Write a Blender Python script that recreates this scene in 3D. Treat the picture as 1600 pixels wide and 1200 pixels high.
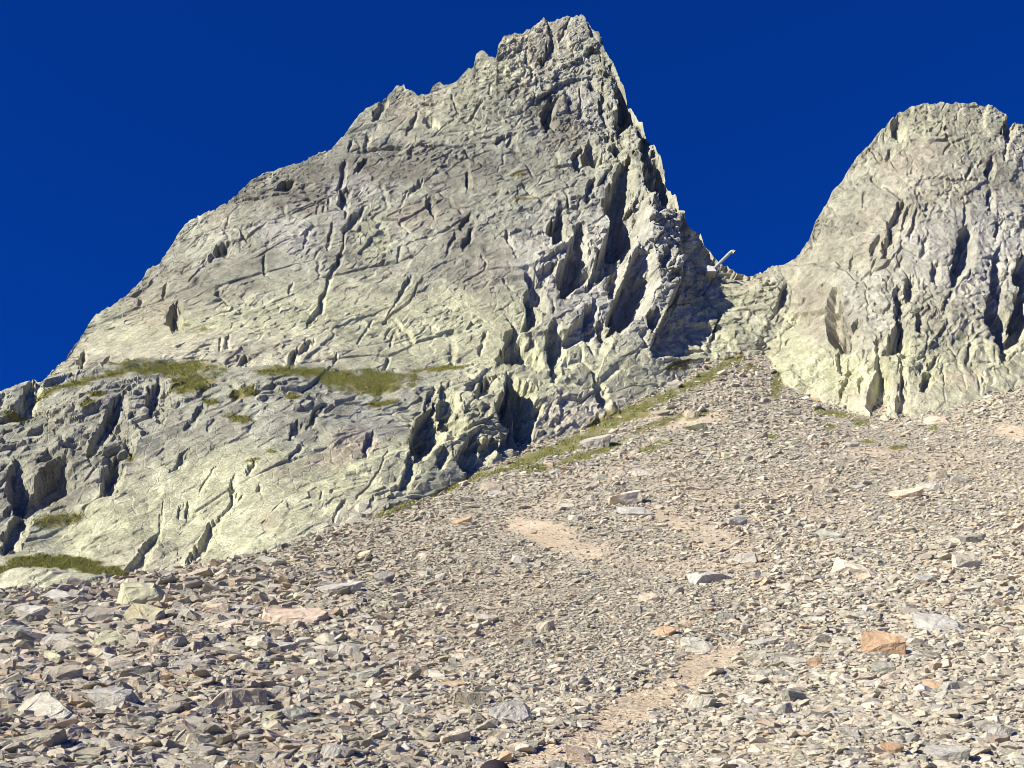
import bpy, bmesh, math, random
import numpy as np
from mathutils import Vector, Matrix, Euler

for o in list(bpy.data.objects):
    bpy.data.objects.remove(o)
scene = bpy.context.scene
COL = scene.collection

# ------------------------------------------------------------------ camera
FPX, PITCH, CAMZ = 1700.0, math.radians(24.0), 1.6
cam_d = bpy.data.cameras.new('camera')
cam_d.sensor_width = 36.0
cam_d.lens = FPX / 1600.0 * 36.0
cam_d.clip_start, cam_d.clip_end = 0.1, 5000
cam = bpy.data.objects.new('camera', cam_d)
COL.objects.link(cam)
cam.location = (0, 0, CAMZ)
cam.rotation_euler = (math.pi / 2 + PITCH, 0, 0)
scene.camera = cam

# ------------------------------------------------------------------ light
SUN = Vector((-0.72, -0.47, 0.51)).normalized()
world = bpy.data.worlds.new('World')
scene.world = world
world.use_nodes = True
wn, wl = world.node_tree.nodes, world.node_tree.links
wn.clear()
sky = wn.new('ShaderNodeTexSky')
sky.sky_type = 'NISHITA'
sky.sun_disc = False
sky.sun_elevation = math.asin(SUN.z)
sky.sun_rotation = math.atan2(SUN.x, SUN.y)
sky.altitude = 2600
sky.air_density = 0.75
sky.dust_density = 0.0
sky.ozone_density = 5.0
hsv = wn.new('ShaderNodeHueSaturation')
hsv.inputs['Saturation'].default_value = 1.0
tint = wn.new('ShaderNodeMix')
tint.data_type = 'RGBA'; tint.blend_type = 'MULTIPLY'
tint.inputs[0].default_value = 1.0
tint.inputs[7].default_value = (0.02, 0.545, 2.5, 1)
bg = wn.new('ShaderNodeBackground')
bg.inputs['Strength'].default_value = 0.05
wo = wn.new('ShaderNodeOutputWorld')
gam = wn.new('ShaderNodeGamma')
gam.inputs['Gamma'].default_value = 0.6
wl.new(sky.outputs[0], gam.inputs['Color'])
wl.new(gam.outputs[0], hsv.inputs['Color'])
wl.new(hsv.outputs[0], tint.inputs[6])
wl.new(tint.outputs[2], bg.inputs['Color'])
wl.new(bg.outputs[0], wo.inputs['Surface'])
sd = bpy.data.lights.new('sun', 'SUN')
sd.energy = 5.0
sd.angle = math.radians(0.5)
sd.color = (1.0, 0.945, 0.825)
so = bpy.data.objects.new('sun', sd)
COL.objects.link(so)
so.rotation_euler = (-SUN).to_track_quat('-Z', 'Y').to_euler()
vs = scene.view_settings
vs.view_transform = 'Standard'
vs.look = 'None'
vs.exposure = 0.67
vs.gamma = 1.0
vs.use_curve_mapping = False
scene.cycles.pixel_filter_type = 'BLACKMAN_HARRIS'
scene.cycles.filter_width = 0.9

# ------------------------------------------------------------------ maths
CP, SP = math.cos(PITCH), math.sin(PITCH)


def ray_at(px, py, Y):
    """world point seen at photo pixel (px,py) at forward distance Y"""
    dx = (np.asarray(px, float) - 800.0) / FPX
    dy = (600.0 - np.asarray(py, float)) / FPX
    t = np.asarray(Y, float) / (CP - dy * SP)
    return t * dx, t * (CP - dy * SP), CAMZ + t * (SP + dy * CP)


def to_px(x, y, z):
    zz = np.asarray(z) - CAMZ
    f = y * CP + zz * SP
    u = -y * SP + zz * CP
    f = np.maximum(f, 0.2)
    return 800 + FPX * x / f, 600 - FPX * u / f


def _h(ix, iy, s):
    with np.errstate(over='ignore'):
        a = ix.astype(np.int64).astype(np.uint32) * np.uint32(374761393)
        a = a + iy.astype(np.int64).astype(np.uint32) * np.uint32(668265263)
        a = a + np.uint32((s * 2246822519) & 0xffffffff)
        a = (a ^ (a >> np.uint32(13))) * np.uint32(1274126177)
        a = (a ^ (a >> np.uint32(16))) * np.uint32(2246822519)
        a = a ^ (a >> np.uint32(15))
    return a.astype(np.float64) / 4294967295.0


def vnoise(x, y, s):
    x = np.asarray(x, float); y = np.asarray(y, float)
    ix, iy = np.floor(x), np.floor(y)
    fx, fy = x - ix, y - iy
    fx = fx * fx * fx * (fx * (fx * 6 - 15) + 10)
    fy = fy * fy * fy * (fy * (fy * 6 - 15) + 10)
    a, b = _h(ix, iy, s), _h(ix + 1, iy, s)
    c, d = _h(ix, iy + 1, s), _h(ix + 1, iy + 1, s)
    return (a + (b - a) * fx + (c - a) * fy + (a - b - c + d) * fx * fy) * 2 - 1


def fbm(x, y, s, o=4, g=0.5):
    r, a, n = 0, 1.0, 0
    for k in range(o):
        r = r + a * vnoise(x * 2 ** k + 17.3 * k, y * 2 ** k - 9.1 * k, s + k * 31)
        n += a
        a *= g
    return r / n


def facet(x, y, s, band=0.10, tilt=1.0):
    """broken-rock relief: tilted planes of voronoi cells; also distance to cell edges"""
    ix, iy = np.floor(x), np.floor(y)
    d1 = np.full(x.shape, 9.0); d2 = np.full(x.shape, 9.0)
    h1 = np.zeros(x.shape); h2 = np.zeros(x.shape)
    for ox in (-1, 0, 1):
        for oy in (-1, 0, 1):
            cx, cy = ix + ox, iy + oy
            qx = cx + _h(cx, cy, s); qy = cy + _h(cx, cy, s + 1)
            dx, dy = x - qx, y - qy
            ax, ay = np.abs(dx), np.abs(dy)
            d = np.maximum(ax, ay) + 0.33 * np.minimum(ax, ay)
            h = (_h(cx, cy, s + 2) - .5) * 0.8 + tilt * 1.3 * ((_h(cx, cy, s + 3) - .5) * 2 * dx + (_h(cx, cy, s + 4) - .5) * 2 * dy)
            n1 = d < d1
            n2 = (~n1) & (d < d2)
            d2 = np.where(n1, d1, np.where(n2, d, d2)); h2 = np.where(n1, h1, np.where(n2, h, h2))
            d1 = np.where(n1, d, d1); h1 = np.where(n1, h, h1)
    e = d2 - d1
    t = np.clip(e / band, 0, 1)
    return h2 * (.5 - .5 * t) + h1 * (.5 + .5 * t), e


class TPS:
    def __init__(self, pts, reg=1e-3, scale=100.0):
        p = np.array(pts, float)
        self.s = scale
        self.c = p[:, :2] / scale
        n = len(p)
        K = self.U(self.c[:, None, :] - self.c[None, :, :]) + reg * np.eye(n)
        Pm = np.hstack([np.ones((n, 1)), self.c])
        A = np.zeros((n + 3, n + 3))
        A[:n, :n] = K; A[:n, n:] = Pm; A[n:, :n] = Pm.T
        self.w = np.linalg.solve(A, np.concatenate([p[:, 2], np.zeros(3)]))

    @staticmethod
    def U(d):
        r2 = (d ** 2).sum(-1)
        return 0.5 * r2 * np.log(r2 + 1e-12)

    def __call__(self, x, y):
        x = np.asarray(x, float) / self.s; y = np.asarray(y, float) / self.s
        sh = np.broadcast(x, y).shape
        x = np.broadcast_to(x, sh).ravel(); y = np.broadcast_to(y, sh).ravel()
        r = self.w[-3] + self.w[-2] * x + self.w[-1] * y
        for k in range(len(self.c)):
            dx, dy = x - self.c[k, 0], y - self.c[k, 1]
            r2 = dx * dx + dy * dy
            r = r + self.w[k] * 0.5 * r2 * np.log(r2 + 1e-12)
        return r.reshape(sh)


def sm(a, b, x):
    t = np.clip((x - a) / (b - a), 0, 1)
    return t * t * (3 - 2 * t)


def blob(px, py, cx, cy, rx, ry, rot=0.0):
    a = math.radians(rot)
    dx, dy = px - cx, py - cy
    u = (dx * math.cos(a) + dy * math.sin(a)) / rx
    v = (-dx * math.sin(a) + dy * math.cos(a)) / ry
    return np.sqrt(u * u + v * v)


# ------------------------------------------------------------------ materials
def new_mat(name):
    m = bpy.data.materials.new(name)
    m.use_nodes = True
    nt = m.node_tree
    b = nt.nodes['Principled BSDF']
    b.inputs['Roughness'].default_value = 0.92
    b.inputs['Specular IOR Level'].default_value = 0.12
    return m, nt, b


def noise_node(nt, scale, detail=5, rough=0.6, vec=None, dist=0.0):
    n = nt.nodes.new('ShaderNodeTexNoise')
    n.inputs['Scale'].default_value = scale
    n.inputs['Detail'].default_value = detail
    n.inputs['Roughness'].default_value = rough
    n.inputs['Distortion'].default_value = dist
    if vec is not None:
        nt.links.new(vec, n.inputs['Vector'])
    return n


def ramp(nt, fac, stops):
    r = nt.nodes.new('ShaderNodeValToRGB')
    e = r.color_ramp.elements
    while len(e) < len(stops):
        e.new(0.5)
    for k, (p, c) in enumerate(stops):
        e[k].position = p
        e[k].color = (c, c, c, 1) if isinstance(c, (int, float)) else (*c, 1)
    nt.links.new(fac, r.inputs['Fac'])
    return r.outputs['Color']


def mixc(nt, kind, fac, a, b):
    n = nt.nodes.new('ShaderNodeMix')
    n.data_type = 'RGBA'
    n.blend_type = kind
    for s, v in ((n.inputs[0], fac), (n.inputs[6], a), (n.inputs[7], b)):
        if hasattr(v, 'is_linked'):
            nt.links.new(v, s)
        elif isinstance(v, (int, float)):
            s.default_value = v
        else:
            s.default_value = (*v, 1)
    return n.outputs[2]


def bump(nt, b, height, strength, dist, prev=None):
    n = nt.nodes.new('ShaderNodeBump')
    n.inputs['Strength'].default_value = strength
    n.inputs['Distance'].default_value = dist
    nt.links.new(height, n.inputs['Height'])
    if prev is not None:
        nt.links.new(prev, n.inputs['Normal'])
    nt.links.new(n.outputs[0], b.inputs['Normal'])
    return n.outputs[0]


def cliff_material():
    m, nt, b = new_mat('cliff_rock')
    at = nt.nodes.new('ShaderNodeAttribute'); at.attribute_name = 'rock_colour'
    tc = nt.nodes.new('ShaderNodeTexCoord').outputs['Object']
    mp = nt.nodes.new('ShaderNodeMapping')
    mp.inputs['Rotation'].default_value = (0, math.radians(30), 0)
    mp.inputs['Scale'].default_value = (1.0, 1.0, 0.35)
    nt.links.new(tc, mp.inputs['Vector'])
    st = mp.outputs['Vector']
    n1 = noise_node(nt, 0.16, 6, 0.62, st, 0.6)
    n2 = noise_node(nt, 0.9, 6, 0.68, st, 0.0)
    n3 = noise_node(nt, 4.5, 4, 0.65, tc)
    c = mixc(nt, 'MULTIPLY', 1.0, at.outputs['Color'], ramp(nt, n1.outputs[0], [(0.33, 0.80), (0.67, 1.17)]))
    c = mixc(nt, 'MULTIPLY', 1.0, c, ramp(nt, n2.outputs[0], [(0.32, 0.68), (0.52, 1.0), (0.70, 1.25)]))
    c = mixc(nt, 'MULTIPLY', 1.0, c, ramp(nt, n3.outputs[0], [(0.32, 0.70), (0.68, 1.27)]))
    n5 = noise_node(nt, 11.0, 3, 0.7, tc)
    c = mixc(nt, 'MULTIPLY', 1.0, c, ramp(nt, n5.outputs[0], [(0.34, 0.74), (0.66, 1.24)]))
    n6 = noise_node(nt, 2.1, 6, 0.75, st)
    n7 = noise_node(nt, 0.09, 4, 0.6, tc)
    sp = nt.nodes.new('ShaderNodeMath'); sp.operation = 'MULTIPLY'
    nt.links.new(ramp(nt, n6.outputs[0], [(0.55, 0.0), (0.66, 0.55)]), sp.inputs[0]); nt.links.new(ramp(nt, n7.outputs[0], [(0.38, 0.25), (0.6, 1.0)]), sp.inputs[1])
    c = mixc(nt, 'MIX', sp.outputs[0], c, (0.15, 0.142, 0.115))
    # rusty stains
    n4 = noise_node(nt, 0.11, 5, 0.6, st, 1.0)
    c = mixc(nt, 'MIX', ramp(nt, n4.outputs[0], [(0.62, 0.0), (0.78, 0.45)]), c, (0.43, 0.33, 0.23))
    nt.links.new(c, b.inputs['Base Color'])
    v = nt.nodes.new('ShaderNodeTexVoronoi'); v.feature = 'DISTANCE_TO_EDGE'
    v.inputs['Scale'].default_value = 0.8
    wv = noise_node(nt, 0.8, 3, 0.5, st)
    add = nt.nodes.new('ShaderNodeVectorMath'); add.operation = 'ADD'
    nt.links.new(st, add.inputs[0]); nt.links.new(wv.outputs['Color'], add.inputs[1])
    nt.links.new(add.outputs[0], v.inputs['Vector'])
    crack = ramp(nt, v.outputs[0], [(0.0, 0.0), (0.05, 1.0)])
    v3 = nt.nodes.new('ShaderNodeTexVoronoi'); v3.inputs['Scale'].default_value = 2.3
    nt.links.new(add.outputs[0], v3.inputs['Vector'])
    p = bump(nt, b, n2.outputs[0], 0.25, 0.3)
    p = bump(nt, b, crack, 0.3, 0.15, p)
    bump(nt, b, n3.outputs[0], 0.4, 0.12, p)
    return m


def ground_material():
    m, nt, b = new_mat('scree_ground')
    at = nt.nodes.new('ShaderNodeAttribute'); at.attribute_name = 'rock_colour'
    tc = nt.nodes.new('ShaderNodeTexCoord').outputs['Object']
    v = nt.nodes.new('ShaderNodeTexVoronoi'); v.inputs['Scale'].default_value = 9.0
    v.inputs['Randomness'].default_value = 1.0
    nt.links.new(tc, v.inputs['Vector'])
    v2 = nt.nodes.new('ShaderNodeTexVoronoi'); v2.inputs['Scale'].default_value = 26.0
    nt.links.new(tc, v2.inputs['Vector'])
    n2 = noise_node(nt, 1.1, 6, 0.7, tc)
    sep = nt.nodes.new('ShaderNodeSeparateColor'); nt.links.new(v.outputs['Color'], sep.inputs[0])
    sep2 = nt.nodes.new('ShaderNodeSeparateColor'); nt.links.new(v2.outputs['Color'], sep2.inputs[0])
    c = mixc(nt, 'MULTIPLY', 0.8, at.outputs['Color'], ramp(nt, sep.outputs[0], [(0.0, 0.7), (1.0, 1.25)]))
    c = mixc(nt, 'MULTIPLY', 0.8, c, ramp(nt, sep2.outputs[0], [(0.0, 0.72), (1.0, 1.25)]))
    c = mixc(nt, 'MULTIPLY', 1.0, c, ramp(nt, n2.outputs[0], [(0.3, 0.8), (0.7, 1.15)]))
    nt.links.new(c, b.inputs['Base Color'])
    p = bump(nt, b, v.outputs['Distance'], 0.5, 0.08)
    p = bump(nt, b, v2.outputs['Distance'], 0.6, 0.035, p)
    bump(nt, b, n2.outputs[0], 0.5, 0.3, p)
    return m


def stone_material(name, inst):
    m, nt, b = new_mat(name)
    if inst:
        at = nt.nodes.new('ShaderNodeAttribute'); at.attribute_type = 'INSTANCER'; at.attribute_name = 'stone_colour'
        base = at.outputs['Color']
        sc = 2.0
    else:
        oi = nt.nodes.new('ShaderNodeObjectInfo')
        base = oi.outputs['Color']
        sc = 2.6
    oi2 = nt.nodes.new('ShaderNodeObjectInfo')
    tc = nt.nodes.new('ShaderNodeTexCoord').outputs['Object']
    ad = nt.nodes.new('ShaderNodeVectorMath'); ad.operation = 'ADD'
    ml = nt.nodes.new('ShaderNodeMath'); ml.operation = 'MULTIPLY'; ml.inputs[1].default_value = 37.0
    nt.links.new(oi2.outputs['Random'], ml.inputs[0])
    nt.links.new(tc, ad.inputs[0]); nt.links.new(ml.outputs[0], ad.inputs[1])
    n1 = noise_node(nt, sc, 5, 0.65, ad.outputs[0], 0.4)
    n2 = noise_node(nt, sc * 6, 4, 0.65, ad.outputs[0])
    c = mixc(nt, 'MULTIPLY', 1.0, base, ramp(nt, n1.outputs[0], [(0.3, 0.74), (0.7, 1.2)]))
    c = mixc(nt, 'MULTIPLY', 1.0, c, ramp(nt, n2.outputs[0], [(0.3, 0.80), (0.7, 1.16)]))
    if inst:
        bump(nt, b, n2.outputs[0], 0.5, 0.05)
    else:
        n3 = noise_node(nt, 1.7, 5, 0.6, ad.outputs[0], 0.8)
        c = mixc(nt, 'MIX', ramp(nt, n3.outputs[0], [(0.56, 0.0), (0.70, 0.45)]), c, (0.40, 0.27, 0.16))
        p = bump(nt, b, n1.outputs[0], 0.6, 0.25)
        bump(nt, b, n2.outputs[0], 0.5, 0.06, p)
    nt.links.new(c, b.inputs['Base Color'])
    return m


def plain(name, col, rough=0.8, metal=0.0, nscale=8.0, lo=0.8, hi=1.15):
    m, nt, b = new_mat(name)
    b.inputs['Roughness'].default_value = rough
    b.inputs['Metallic'].default_value = metal
    tc = nt.nodes.new('ShaderNodeTexCoord').outputs['Object']
    n = noise_node(nt, nscale, 5, 0.6, tc)
    c = mixc(nt, 'MULTIPLY', 1.0, col, ramp(nt, n.outputs[0], [(0.3, lo), (0.7, hi)]))
    nt.links.new(c, b.inputs['Base Color'])
    return m


def grass_material():
    m, nt, b = new_mat('alpine_grass')
    at = nt.nodes.new('ShaderNodeAttribute'); at.attribute_name = 'rock_colour'
    nt.links.new(at.outputs['Color'], b.inputs['Base Color'])
    b.inputs['Roughness'].default_value = 0.75
    return m


M_CLIFF = cliff_material()
M_GROUND = ground_material()
M_INST = stone_material('scree_stone', True)
M_STONE = stone_material('boulder_rock', False)
M_GRASS = grass_material()
M_CONCRETE = plain('pale_concrete', (0.55, 0.55, 0.53), 0.8, 0, 3)
M_STEEL = plain('galvanised_steel', (0.40, 0.40, 0.39), 0.6, 0.2, 4)
M_BORE_SHADE = plain('bore_shade', (0.03, 0.03, 0.03), 0.6, 0.2, 4)  # near-black colour standing in for the shade inside the open tube end
M_CAP = plain('black_cap_cloth', (0.035, 0.028, 0.036), 0.9, 0, 60)
M_JACKET = plain('dark_jacket_cloth', (0.03, 0.035, 0.05), 0.9, 0, 30)
M_TROUSER = plain('grey_trouser_cloth', (0.09, 0.09, 0.09), 0.9, 0, 30)
M_SKIN = plain('skin', (0.55, 0.36, 0.27), 0.55, 0, 20, 0.95, 1.05)
M_HAIR = plain('dark_hair', (0.03, 0.02, 0.015), 0.6, 0, 60)
M_BOOT = plain('brown_boot', (0.08, 0.055, 0.04), 0.7, 0, 20)


def grid_mesh(name, P, mat, colour=None):
    """P: (rows, cols, 3) -> one mesh object"""
    R, C = P.shape[:2]
    me = bpy.data.meshes.new(name)
    idx = np.arange(R * C).reshape(R, C)
    q = np.stack([idx[:-1, :-1], idx[:-1, 1:], idx[1:, 1:], idx[1:, :-1]], -1).reshape(-1)
    nq = len(q) // 4
    me.vertices.add(R * C); me.vertices.foreach_set('co', P.reshape(-1).astype(np.float32))
    me.loops.add(nq * 4); me.loops.foreach_set('vertex_index', q.astype(np.int32))
    me.polygons.add(nq)
    me.polygons.foreach_set('loop_start', np.arange(0, nq * 4, 4, dtype=np.int32))
    me.update(calc_edges=True)
    if colour is not None:
        a = me.attributes.new('rock_colour', 'FLOAT_COLOR', 'POINT')
        c = np.ones((R * C, 4), np.float32); c[:, :3] = colour.reshape(-1, 3)
        a.data.foreach_set('color', c.reshape(-1))
    me.materials.append(mat)
    me.shade_flat()
    o = bpy.data.objects.new(name, me)
    COL.objects.link(o)
    return o


def tri_mesh(name, V, F, mat, colour=None):
    me = bpy.data.meshes.new(name)
    me.vertices.add(len(V)); me.vertices.foreach_set('co', V.reshape(-1).astype(np.float32))
    me.loops.add(F.size); me.loops.foreach_set('vertex_index', F.reshape(-1).astype(np.int32))
    me.polygons.add(len(F)); me.polygons.foreach_set('loop_start', np.arange(0, F.size, 3, dtype=np.int32))
    me.update(calc_edges=True)
    if colour is not None:
        a = me.attributes.new('rock_colour', 'FLOAT_COLOR', 'POINT')
        c = np.ones((len(V), 4), np.float32); c[:, :3] = colour
        a.data.foreach_set('color', c.reshape(-1))
    me.materials.append(mat)
    o = bpy.data.objects.new(name, me)
    COL.objects.link(o)
    return o


# ------------------------------------------------------------------ grass patches (photo pixels: cx, cy, rx, ry, tilt)
GRASS_TERRACE = [(265, 575, 85, 13, 2), (300, 602, 36, 18, -10), (120, 597, 34, 9, -15), (180, 580, 30, 6, -10), (450, 580, 62, 8, 0),
                 (585, 594, 62, 17, 3), (530, 586, 45, 10, 0), (690, 579, 55, 6, -3), (600, 626, 26, 6, -5), (380, 610, 22, 8, -10),
                 (372, 650, 20, 8, 10), (140, 633, 13, 4, -20), (25, 648, 22, 5, -10), (320, 512, 12, 5, 10), (290, 505, 12, 3, 0),
                 (93, 815, 40, 10, -8), (395, 715, 16, 3, -10), (425, 700, 10, 4, 0), (460, 615, 14, 6, 0), (70, 615, 30, 5, -20),
                 (150, 618, 16, 5, 0), (205, 705, 8, 5, 0), (810, 272, 12, 4, 0), (815, 310, 25, 3, 0), (330, 625, 12, 5, 0)]
GRASS_MOUND = [(85, 881, 80, 11, 4), (165, 896, 62, 9, 10), (40, 886, 42, 8, -8)]
GRASS_CREST = [(1080, 602, 55, 8, -22), (1120, 577, 36, 6, -18), (1030, 662, 50, 6, -20), (935, 706, 50, 6, -22), (880, 722, 40, 5, -22), (630, 792, 44, 5, -22), (700, 765, 30, 4, -24), (740, 747, 40, 6, -22), (830, 715, 60, 10, -22), (838, 733, 28, 6, -10),
               (900, 690, 55, 12, -22), (960, 655, 62, 14, -22), (1015, 630, 42, 11, -20), (1062, 570, 26, 8, -20), (1100, 592, 30, 5, -10),
               (1145, 562, 22, 5, -5), (1213, 602, 9, 24, 8), (1300, 646, 36, 5, 8), (1295, 668, 12, 5, 0), (1205, 682, 10, 5, 0),
               (1345, 660, 16, 5, 0), (1040, 692, 15, 4, 0), (1012, 702, 22, 4, -12), (1458, 670, 7, 4, 0), (1355, 690, 10, 3, 0),
               (1090, 650, 20, 4, -20), (1403, 700, 12, 3, 0), (785, 735, 25, 4, -20), (1165, 575, 18, 4, 0), (1000, 650, 20, 6, -20)]


def grass_mask(px, py, blobs, wob=None):
    g = np.full(np.shape(px), 9.0)
    for cx, cy, rx, ry, rot in blobs:
        g = np.minimum(g, blob(px, py, cx, cy, rx, ry, rot))
    if wob is not None:
        g = g + wob
    return 1 - sm(0.6, 1.08, g)


# ------------------------------------------------------------------ scree slope (ground)
def W(px, py, Y):
    x, y, z = ray_at(px, py, Y)
    return (float(x), float(y), float(z))


scree_pts = [W(-300, 960, 66), W(0, 925, 68.5), (W(150, 912, 69.5)), W(300, 890, 71.5), W(400, 860, 74), W(500, 828, 78), W(700, 760, 91.5),
             W(850, 690, 110), W(1000, 622, 126), W(1100, 578, 136), W(1170, 548, 142), W(1230, 605, 136), W(1300, 632, 132), W(1380, 648, 127),
             W(1450, 640, 126), W(1600, 600, 131), W(1800, 560, 135),
             W(0, 1200, 14), W(400, 1200, 14.5), W(800, 1200, 15), W(1200, 1200, 15), W(1600, 1200, 15), W(2000, 1150, 18), W(-400, 1180, 14.5),
             W(300, 1050, 29), W(800, 1050, 26.5), W(1300, 1050, 26), W(1600, 1000, 31), W(0, 1050, 29),
             W(800, 900, 50), W(1200, 850, 59), W(1500, 800, 70), W(1100, 720, 95),
             (-0.12, 7.5, 0.52), (0, 0, 0), (-30, 0, -1.5), (30, 0, -1), (0, -30, -6), (-60, -40, -12), (60, -40, -10), (110, 20, 6), (-90, 10, -3),
             (-110, 60, 8), (140, 110, 48), (-60, 105, 22), (-120, 110, 12), (-35, 140, 45), (20, 190, 80)]
scree_tps = TPS(scree_pts, reg=2e-3)


_gx = np.linspace(-180, 180, 721); _gy = np.linspace(-70, 200, 541)
_GX, _GY = np.meshgrid(_gx, _gy)
_GZ0 = scree_tps(_GX, _GY)
_GZ = _GZ0 + 0.35 * fbm(_GX / 9.0, _GY / 9.0, 5, 3) + 0.14 * vnoise(_GX / 2.3, _GY / 2.3, 8)


def _look(G, x, y):
    x = np.clip((np.asarray(x, float) + 180) / 0.5, 0, 719.99); y = np.clip((np.asarray(y, float) + 70) / 0.5, 0, 539.99)
    i, j = x.astype(int), y.astype(int)
    u, v = x - i, y - j
    return (G[j, i] * (1 - u) + G[j, i + 1] * u) * (1 - v) + (G[j + 1, i] * (1 - u) + G[j + 1, i + 1] * u) * v


def scree_z(x, y):
    return _look(_GZ, x, y)


def scree_hit(px, py):
    """point of the scree surface seen at a photo pixel"""
    lo, hi = 6.0, 200.0
    ys = np.concatenate([np.linspace(6, 60, 300), np.linspace(60, 185, 300)])
    x, y, z = ray_at(px, py, ys)
    d = z - scree_z(x, y)
    k = np.where(d < 0)[0]
    if len(k) == 0 or k[0] == 0:
        return None
    a, b = ys[k[0] - 1], ys[k[0]]
    for _ in range(18):
        mid = .5 * (a + b)
        x, y, z = ray_at(px, py, mid)
        if z - scree_z(x, y) < 0: b = mid
        else: a = mid
    x, y, z = ray_at(px, py, b)
    return float(x), float(y), float(scree_z(x, y))


def scree_normal(x, y):
    e = 0.4
    n = Vector((-(float(scree_z(x + e, y)) - float(scree_z(x - e, y))) / (2 * e), -(float(scree_z(x, y + e)) - float(scree_z(x, y - e))) / (2 * e), 1))
    return n.normalized()


# bare sandy ground (photo pixels)
SAND = [(900, 1160, 105, 20, -24, 1), (985, 1108, 105, 27, -27, 1), (1075, 1055, 85, 22, -30, .95), (1135, 1020, 35, 12, -30, .7), (850, 832, 56, 18, 10, 1), (910, 858, 70, 16, 12, .5),
        (1040, 805, 50, 18, 10, .5), (1110, 835, 90, 26, 20, .5), (1000, 880, 110, 20, 8, .34), (1080, 655, 50, 14, -10, .6), (1010, 650, 25, 8, 0, .5), (1090, 770, 120, 26, 15, .3),
        (1580, 675, 45, 12, 10, .7), (1300, 800, 80, 14, 0, .35), (870, 780, 60, 16, -25, .3), (950, 740, 80, 14, -10, .25), (835, 1187, 65, 15, -22, 1), (1150, 880, 80, 14, 0, .45),
        (1370, 705, 50, 8, 0, .5), (1250, 760, 90, 30, 0, .25), (1450, 720, 120, 25, 0, .25), (760, 960, 120, 60, -20, .25)]


def sand_mask(px, py):
    w = 0.75 * fbm(px / 34.0, py / 17.0, 77, 5, 0.65)
    r = np.zeros(np.shape(px))
    for cx, cy, rx, ry, rot, k in SAND:
        r = np.maximum(r, k * (1 - sm(0.35, 1.45, blob(px, py, cx, cy, rx, ry, rot) + w)))
    return r


def build_scree():
    Ys = np.concatenate([np.linspace(-60, 10, 40, endpoint=False), 10 * (190 / 10.0) ** np.linspace(0, 1, 380)])
    u = np.linspace(-1, 1, 460)
    core = np.maximum(np.abs(Ys) * 0.56, 6)[:, None]
    x = np.where(np.abs(u)[None, :] < 0.86, u[None, :] / 0.86 * core,
                 np.sign(u)[None, :] * (core + (170 - core) * ((np.abs(u)[None, :] - 0.86) / 0.14)))
    y = np.repeat(Ys[:, None], len(u), 1)
    z = scree_z(x, y)
    px, py = to_px(x, y, z)
    sand = np.clip(2.1 * sand_mask(px, py) - 0.2, 0, 1) * (y > 3)
    f1, _ = facet(x / 0.55, y / 0.45, 301, 0.3)
    f2, _ = facet(x / 1.7, y / 1.3, 311, 0.3)
    amp = (1 - sand * 0.85)
    z = z + amp * (0.015 * f1 + 0.02 * f2) - 0.02 * amp
    k1 = fbm(x / 12, y / 12, 21, 4)[..., None]
    c = np.array([0.43, 0.395, 0.31]) + k1 * np.array([0.05, 0.04, 0.025])
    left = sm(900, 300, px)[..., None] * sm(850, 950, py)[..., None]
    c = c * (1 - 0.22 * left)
    sc = np.array([0.585, 0.475, 0.335]) + 0.08 * fbm(px / 60, py / 30, 31, 3)[..., None]
    c = c * (1 - sand[..., None]) + sc * sand[..., None]
    g = grass_mask(px, py, GRASS_CREST + GRASS_MOUND, 0.4 * fbm(px / 14, py / 7, 41, 3)) * (y > 20)
    gc = np.array([0.20, 0.19, 0.06])
    c = c * (1 - 0.85 * g[..., None]) + gc * 0.85 * g[..., None]
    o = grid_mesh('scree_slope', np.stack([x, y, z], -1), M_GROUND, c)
    o['kind'] = 'structure'
    o['label'] = 'grey and beige scree slope rising to the foot of the cliffs'
    return o


SCREE = build_scree()

# ------------------------------------------------------------------ dark recesses and cracks, read off the photograph
# each entry: zoom window origin, scale, then lists of (x, y, width of the dark band) in that window
REC = []


def rec(x0, y0, s, lines, gain=1.0):
    for ln in lines:
        REC.append(np.array([(x0 + a / s, y0 + b / s, w / s) for a, b, w in ln]))


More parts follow.
